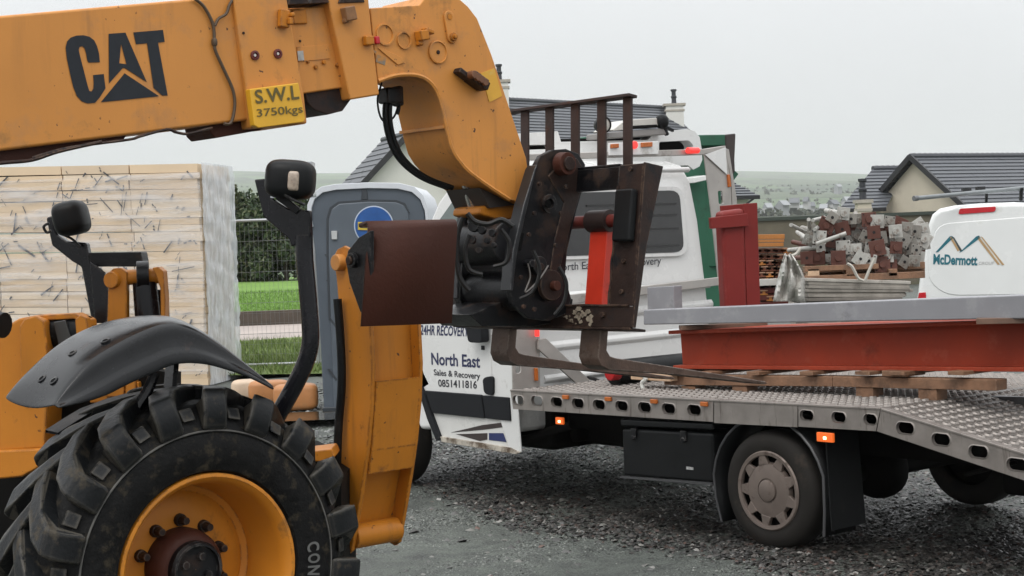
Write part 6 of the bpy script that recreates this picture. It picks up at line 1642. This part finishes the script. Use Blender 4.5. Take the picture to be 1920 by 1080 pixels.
def ridge_tiles(house, r0, r1, step, mat=slate2):
    d = r1 - r0; L = d.length; d.normalize(); n = int(L / step)
    proto = None
    for i in range(n):
        c = r0 + d * (i + .5) * step
        if proto is None:
            mm = MB(); mm.cyl(-d * step * .46, d * step * .46, .13, .16, 8); me = mm.mesh('ridge_tile', mat); proto = me
        link_mesh('ridge_tile', proto, house, c + Z3 * .06)
def chimney(house, c, w, h, potm, mat, pots=1, d=.8):
    mm = MB(); mm.box(c + Z3 * h / 2, (w, d, h)); ch = mm.build('chimney', mat, house)
    mm = MB(); mm.box(c + Z3 * (h + .08), (w * 1.25, d * 1.2, .16)); mm.box(c + Z3 * (h - .3), (w * 1.12, d * 1.1, .12)); mm.build('chimney_cap', M('stone_cap', (.36, .33, .28), .8), ch)
    mm = MB(); mm.lathe([(.17, .16), (.15, .5), (.19, .55), (.19, .65), (.14, .7), (.14, .95), (.2, 1.0), (.2, 1.1), (.001, 1.12)], c + Z3 * h, Z3, 12); mm.build('chimney_pot', potm, ch)
pot = M('black_pot', (.02, .022, .028), .5)
# house behind the truck
r0 = at(860, 184, 93); r1 = at(1252, 206, 106); r1.z = r0.z
d1 = (r1 - r0); d1.z = 0; d1.normalize(); g1 = Vector((d1.y, -d1.x, 0))
hb_ = (r0 + r1) / 2; h1 = empty('house', (hb_.x, hb_.y, 2.5)); tag(h1, 'white rendered house with dark tiled roof and chimneys behind the truck cab', 'house')
e0, e1 = r0 + g1 * 5.0 - Z3 * 4.4, r1 + g1 * 5.0 - Z3 * 4.4
roof_slope(h1, r0, r1, e0, e1, 22)
b0, b1 = r0 - g1 * 5.0 - Z3 * 4.4, r1 - g1 * 5.0 - Z3 * 4.4
roof_slope(h1, r0, r1, b0, b1, 17)
ridge_tiles(h1, r0, r1, .32)
mm = MB()
zb = 1.2
pr_ = [r0 + g1 * 4.6 - Z3 * 4.1, r0 - g1 * 4.6 - Z3 * 4.1]
prof_h = [r0 - Z3 * .15, r0 + g1 * 4.6 - Z3 * 4.2, Vector((*(r0 + g1 * 4.6).xy, zb)), Vector((*(r0 - g1 * 4.6).xy, zb)), r0 - g1 * 4.6 - Z3 * 4.2]
mm.prism(prof_h, r1 - r0); mm.build('wall', render_w, h1)
chimney(h1, at(1266, 258, 105), 1.15, 2.05, pot, render_w); chimney(h1, at(938, 200, 95) - Z3 * .6, 1.05, 2.0, pot, render_w)
# its front wing with the white gable
ap = at(766, 252, 84); gd2 = Vector((.93, .37, 0)); rdir = Vector((-.37, .93, 0))
fl, fr_ = ap - gd2 * 2.5 - Z3 * 2.45, ap + gd2 * 2.5 - Z3 * 2.45
bk = rdir * 4.6
roof_slope(h1, ap, ap + bk, fl - gd2 * .3 - Z3 * .3, fl - gd2 * .3 - Z3 * .3 + bk, 9)
roof_slope(h1, ap, ap + bk, fr_ + gd2 * .3 - Z3 * .3, fr_ + gd2 * .3 - Z3 * .3 + bk, 9)
mm = MB(); ap2 = ap + rdir * .4 - Z3 * .12
mm.prism([ap2, ap2 - gd2 * 2.3 - Z3 * 2.3, Vector((*(ap2 - gd2 * 2.3).xy, zb)), Vector((*(ap2 + gd2 * 2.3).xy, zb)), ap2 + gd2 * 2.3 - Z3 * 2.3], bk); mm.build('gable_wall', render_w, h1)
for e_ in (fl - gd2 * .3 - Z3 * .3, fr_ + gd2 * .3 - Z3 * .3):
    mm = MB(); mm.bar(ap + Z3 * .02, e_ + Z3 * .02, .12, .30, rdir.cross(e_ - ap)); mm.build('bargeboard', bargem, h1)
    mm = MB(); mm.bar(e_, e_ + bk, .16, .16); mm.build('gutter', bargem, h1)
ridge_tiles(h1, ap, ap + bk, .35)
# low annex roof right of the cab
an = Plane(at(1400, 350, 64), (.2, -1, 0))
ax = empty('outhouse', (at(1395, 420, 64).x, 66, 1.0)); tag(ax, 'small white outhouse with a tiled roof corner right of the truck headboard', 'outhouse')
p0, p1 = an.hit(1340, 338), an.hit(1386, 338); q0, q1 = an.hit(1330, 371), an.hit(1424, 369)
p0 = p0 + Vector((0, 2.2, 0)); p1 = p1 + Vector((0, 2.2, 0))
roof_slope(ax, p0, p1, q0, q1, 6)
mm = MB(); mm.bar(q0 + Z3 * -.02, q1 + Z3 * -.02, .16, .14); mm.build('gutter', bargem, ax)
mm = MB(); w0, w1 = an.hit(1330, 373), an.hit(1408, 372); mm.prism([w0 + Vector((0, .4, 0)), w1 + Vector((0, .4, 0)), Vector((w1.x, w1.y + .4, .5)), Vector((w0.x, w0.y + .4, .5))], Vector((0, 4, 0))); mm.build('wall', render_w, ax)
mm = MB(); mm.bar(an.hit(1415, 371), an.hit(1400, 382), .07, .07); mm.build('downpipe', bargem, ax)
# bungalow on the right
G0 = at(1706, 295, 78); d2 = Vector((.86, .51, 0)); g2 = Vector((.51, -.86, 0)); LN = d2 * 17
h2 = empty('bungalow', (G0.x + 5, G0.y + 4, .8)); tag(h2, 'cream bungalow with a dark tiled roof and black bargeboards behind the van', 'house')
HW, DRP = 4.6, 3.5
L0, R0 = G0 - g2 * HW - Z3 * DRP, G0 + g2 * HW - Z3 * DRP
roof_slope(h2, G0, G0 + LN, R0, R0 + LN, 19); roof_slope(h2, G0, G0 + LN, L0, L0 + LN, 15)
ridge_tiles(h2, G0, G0 + LN, .36)
mm = MB(); G1 = G0 + d2 * .35 - Z3 * .15
mm.prism([G1, G1 - g2 * 4.3 - Z3 * 3.25, Vector((*(G1 - g2 * 4.3).xy, -.3)), Vector((*(G1 + g2 * 4.3).xy, -.3)), G1 + g2 * 4.3 - Z3 * 3.25], LN); mm.build('gable_wall', render_c, h2)
for e_ in (L0, R0):
    mm = MB(); mm.bar(G0 + Z3 * .03, e_ + Z3 * .03, .12, .26, d2.cross(e_ - G0)); mm.build('bargeboard', bargem, h2)
    mm = MB(); mm.bar(e_, e_ + LN, .16, .16); mm.build('gutter', bargem, h2)
# its left wing
w0, w1 = at(1636, 318, 82), at(1700, 316, 83); w1.z = w0.z
e0, e1 = at(1572, 395, 77), at(1660, 393, 78); e1.z = e0.z
roof_slope(h2, w0, w1, e0, e1, 12); mm = MB(); mm.bar(e0, e1, .18, .18); mm.build('gutter', bargem, h2)
ridge_tiles(h2, w0, w1, .36)
mm = MB(); mm.prism([e0 + Vector((.9, .5, 0)), e1 + Vector((0, .5, 0)), Vector((e1.x, e1.y + .5, -.4)), Vector((e0.x + .9, e0.y + .5, -.4))], Vector((0, 4, 0))); mm.build('wall', render_c, h2)
ck = at(1619, 402, 72); chimney(h2, Vector((ck.x, ck.y, ck.z - .5)), .62, 1.0, pot, render_c, d=.6)
# small roof items of the house behind the van
for i, (x, y) in enumerate(((1812, 356), (1838, 353))):
    mm = MB(); c = at(x, y, 70); mm.box(c, (.35, .35, .14)); mm.build('roof_vent', bargem, h2)

# --- distant farm buildings
fr = random.Random(3)
wf = [M('farm_white', (.42, .42, .41), .8, var=.05), M('farm_grey', (.25, .26, .27), .8, var=.05)]
farm_px = [(1405, 396, 3.0), (1440, 392, 2.2), (1452, 400, 2.6), (1468, 388, 2.4), (1490, 384, 3.2), (1500, 396, 3.4), (1522, 389, 2.0), (1545, 394, 2.8), (1562, 386, 2.6), (1580, 398, 2.2), (1512, 380, 1.8), (1590, 380, 3.0), (1425, 405, 2.0), (1478, 405, 2.4), (1535, 403, 2.2), (1572, 352, 3.0), (460, 372, 2.2), (478, 384, 2.4)]
place = ['by the red column', 'left of centre', 'just right of the first', 'in the middle of the village', 'above the middle row', 'near the bungalow']
for i, (x, y, w) in enumerate(farm_px):
    Y0 = 700 + fr.uniform(-40, 90) if y > 360 else 1300
    c = at(x, y, Y0); s = w * 1.25; hgt = s * .34; an_ = fr.uniform(-.4, .4)
    X = Vector((math.cos(an_), math.sin(an_), 0)); Yv = Vector((-X.y, X.x, 0))
    t = empty('farm_building', c - Z3 * 5); tag(t, 'tiny pale farm building in the misty village on the hillside', 'farm building', 'farm buildings on the misty hillside')
    mm = MB(); mm.prism([c - X * s / 2 - Yv * 3 - Z3 * 5, c + X * s / 2 - Yv * 3 - Z3 * 5, c + X * s / 2 - Yv * 3 + Z3 * hgt * .6, c - X * s / 2 - Yv * 3 + Z3 * hgt * .6], Yv * 8); mm.build('wall', wf[i % 2 if i % 3 == 0 else 0], t)
    mm = MB(); a, b = c - X * s * .54, c + X * s * .54; zz = Z3 * hgt * .6
    mm.add([a - Yv * 4.5 + zz, b - Yv * 4.5 + zz, b + zz + Z3 * 2.2, a + zz + Z3 * 2.2, a + Yv * 4.5 + zz, b + Yv * 4.5 + zz], [(0, 1, 2, 3), (3, 2, 5, 4), (0, 3, 4), (1, 5, 2)]); mm.build('roof', [slate, wf[1]][i % 2], t)
# --- hedgerow trees on the hillside, one mass
rgn = np.random.default_rng(5)
V = []; Fc = []
def clump(x, y, z, r, n=26):
    global V, Fc
    d = rgn.normal(0, 1, (n, 3)); d /= np.linalg.norm(d, axis=1)[:, None]; d[:, 2] = np.abs(d[:, 2])
    P = d * r * rgn.uniform(.6, 1.05, (n, 1)) + np.array([x, y, z])
    a = rgn.normal(0, 1, (n, 3)); a /= np.linalg.norm(a, axis=1)[:, None]; b = np.cross(a, rgn.normal(0, 1, (n, 3))); b /= np.linalg.norm(b, axis=1)[:, None]
    s = r * .38
    k = len(V)
    for i in range(n):
        V += [P[i] - a[i] * s, P[i] + b[i] * s, P[i] + a[i] * s, P[i] - b[i] * s]
        Fc.append((k + 4 * i, k + 4 * i + 1, k + 4 * i + 2, k + 4 * i + 3))
for row in range(14):
    Y0 = 480 + 60 * row + 4.5 * row * row + rgn.uniform(-20, 20); ph = rgn.uniform(0, 6)
    for side_ in ((-.27, -.08), (.10, .24)):
        x = side_[0] * Y0
        while x < side_[1] * Y0:
            if rgn.random() < .88:
                y = Y0 + 28 * math.sin(x * .0065 + ph); r = rgn.uniform(1.8, 4.6) * (.8 if row > 10 else 1)
                clump(x, y, hz(x, y) - .5, r, 14)
            x += rgn.uniform(6, 22)
for k in range(150):
    Y0 = rgn.uniform(600, 860); x = rgn.uniform(.12, .23) * Y0 if k % 3 else rgn.uniform(-.2, -.1) * Y0
    clump(x, Y0, hz(x, Y0), rgn.uniform(2.5, 5.5), 18)
me = bpy.data.meshes.new('hedgerow_trees'); me.from_pydata([tuple(v) for v in V], [], Fc); me.materials.append(isle_mat('far_leaf', [(.022, .032, .014), (.035, .045, .02), (.05, .052, .028)], .8))
o = bpy.data.objects.new('hedgerow_trees', me); COL.objects.link(o); tag(o, 'misty hedgerows and trees running across the far hillside', 'hedgerow', kind='stuff')

# --- damp air
mm = MB(); mm.box((0, 2290, 118), (4600, 4660, 244)); hzb = mm.build('haze', None); tag(hzb, kind='stuff')
hmv = bpy.data.materials.new('haze'); hmv.use_nodes = True; nt = hmv.node_tree; nt.nodes.clear()
ov = nt.nodes.new('ShaderNodeOutputMaterial'); pv = nt.nodes.new('ShaderNodeVolumePrincipled')
pv.inputs['Color'].default_value = (.90, .912, .918, 1); pv.inputs['Density'].default_value = .00021; pv.inputs['Anisotropy'].default_value = 0.1
nt.links.new(pv.outputs['Volume'], ov.inputs['Volume'])
hzb.data.materials.append(hmv)
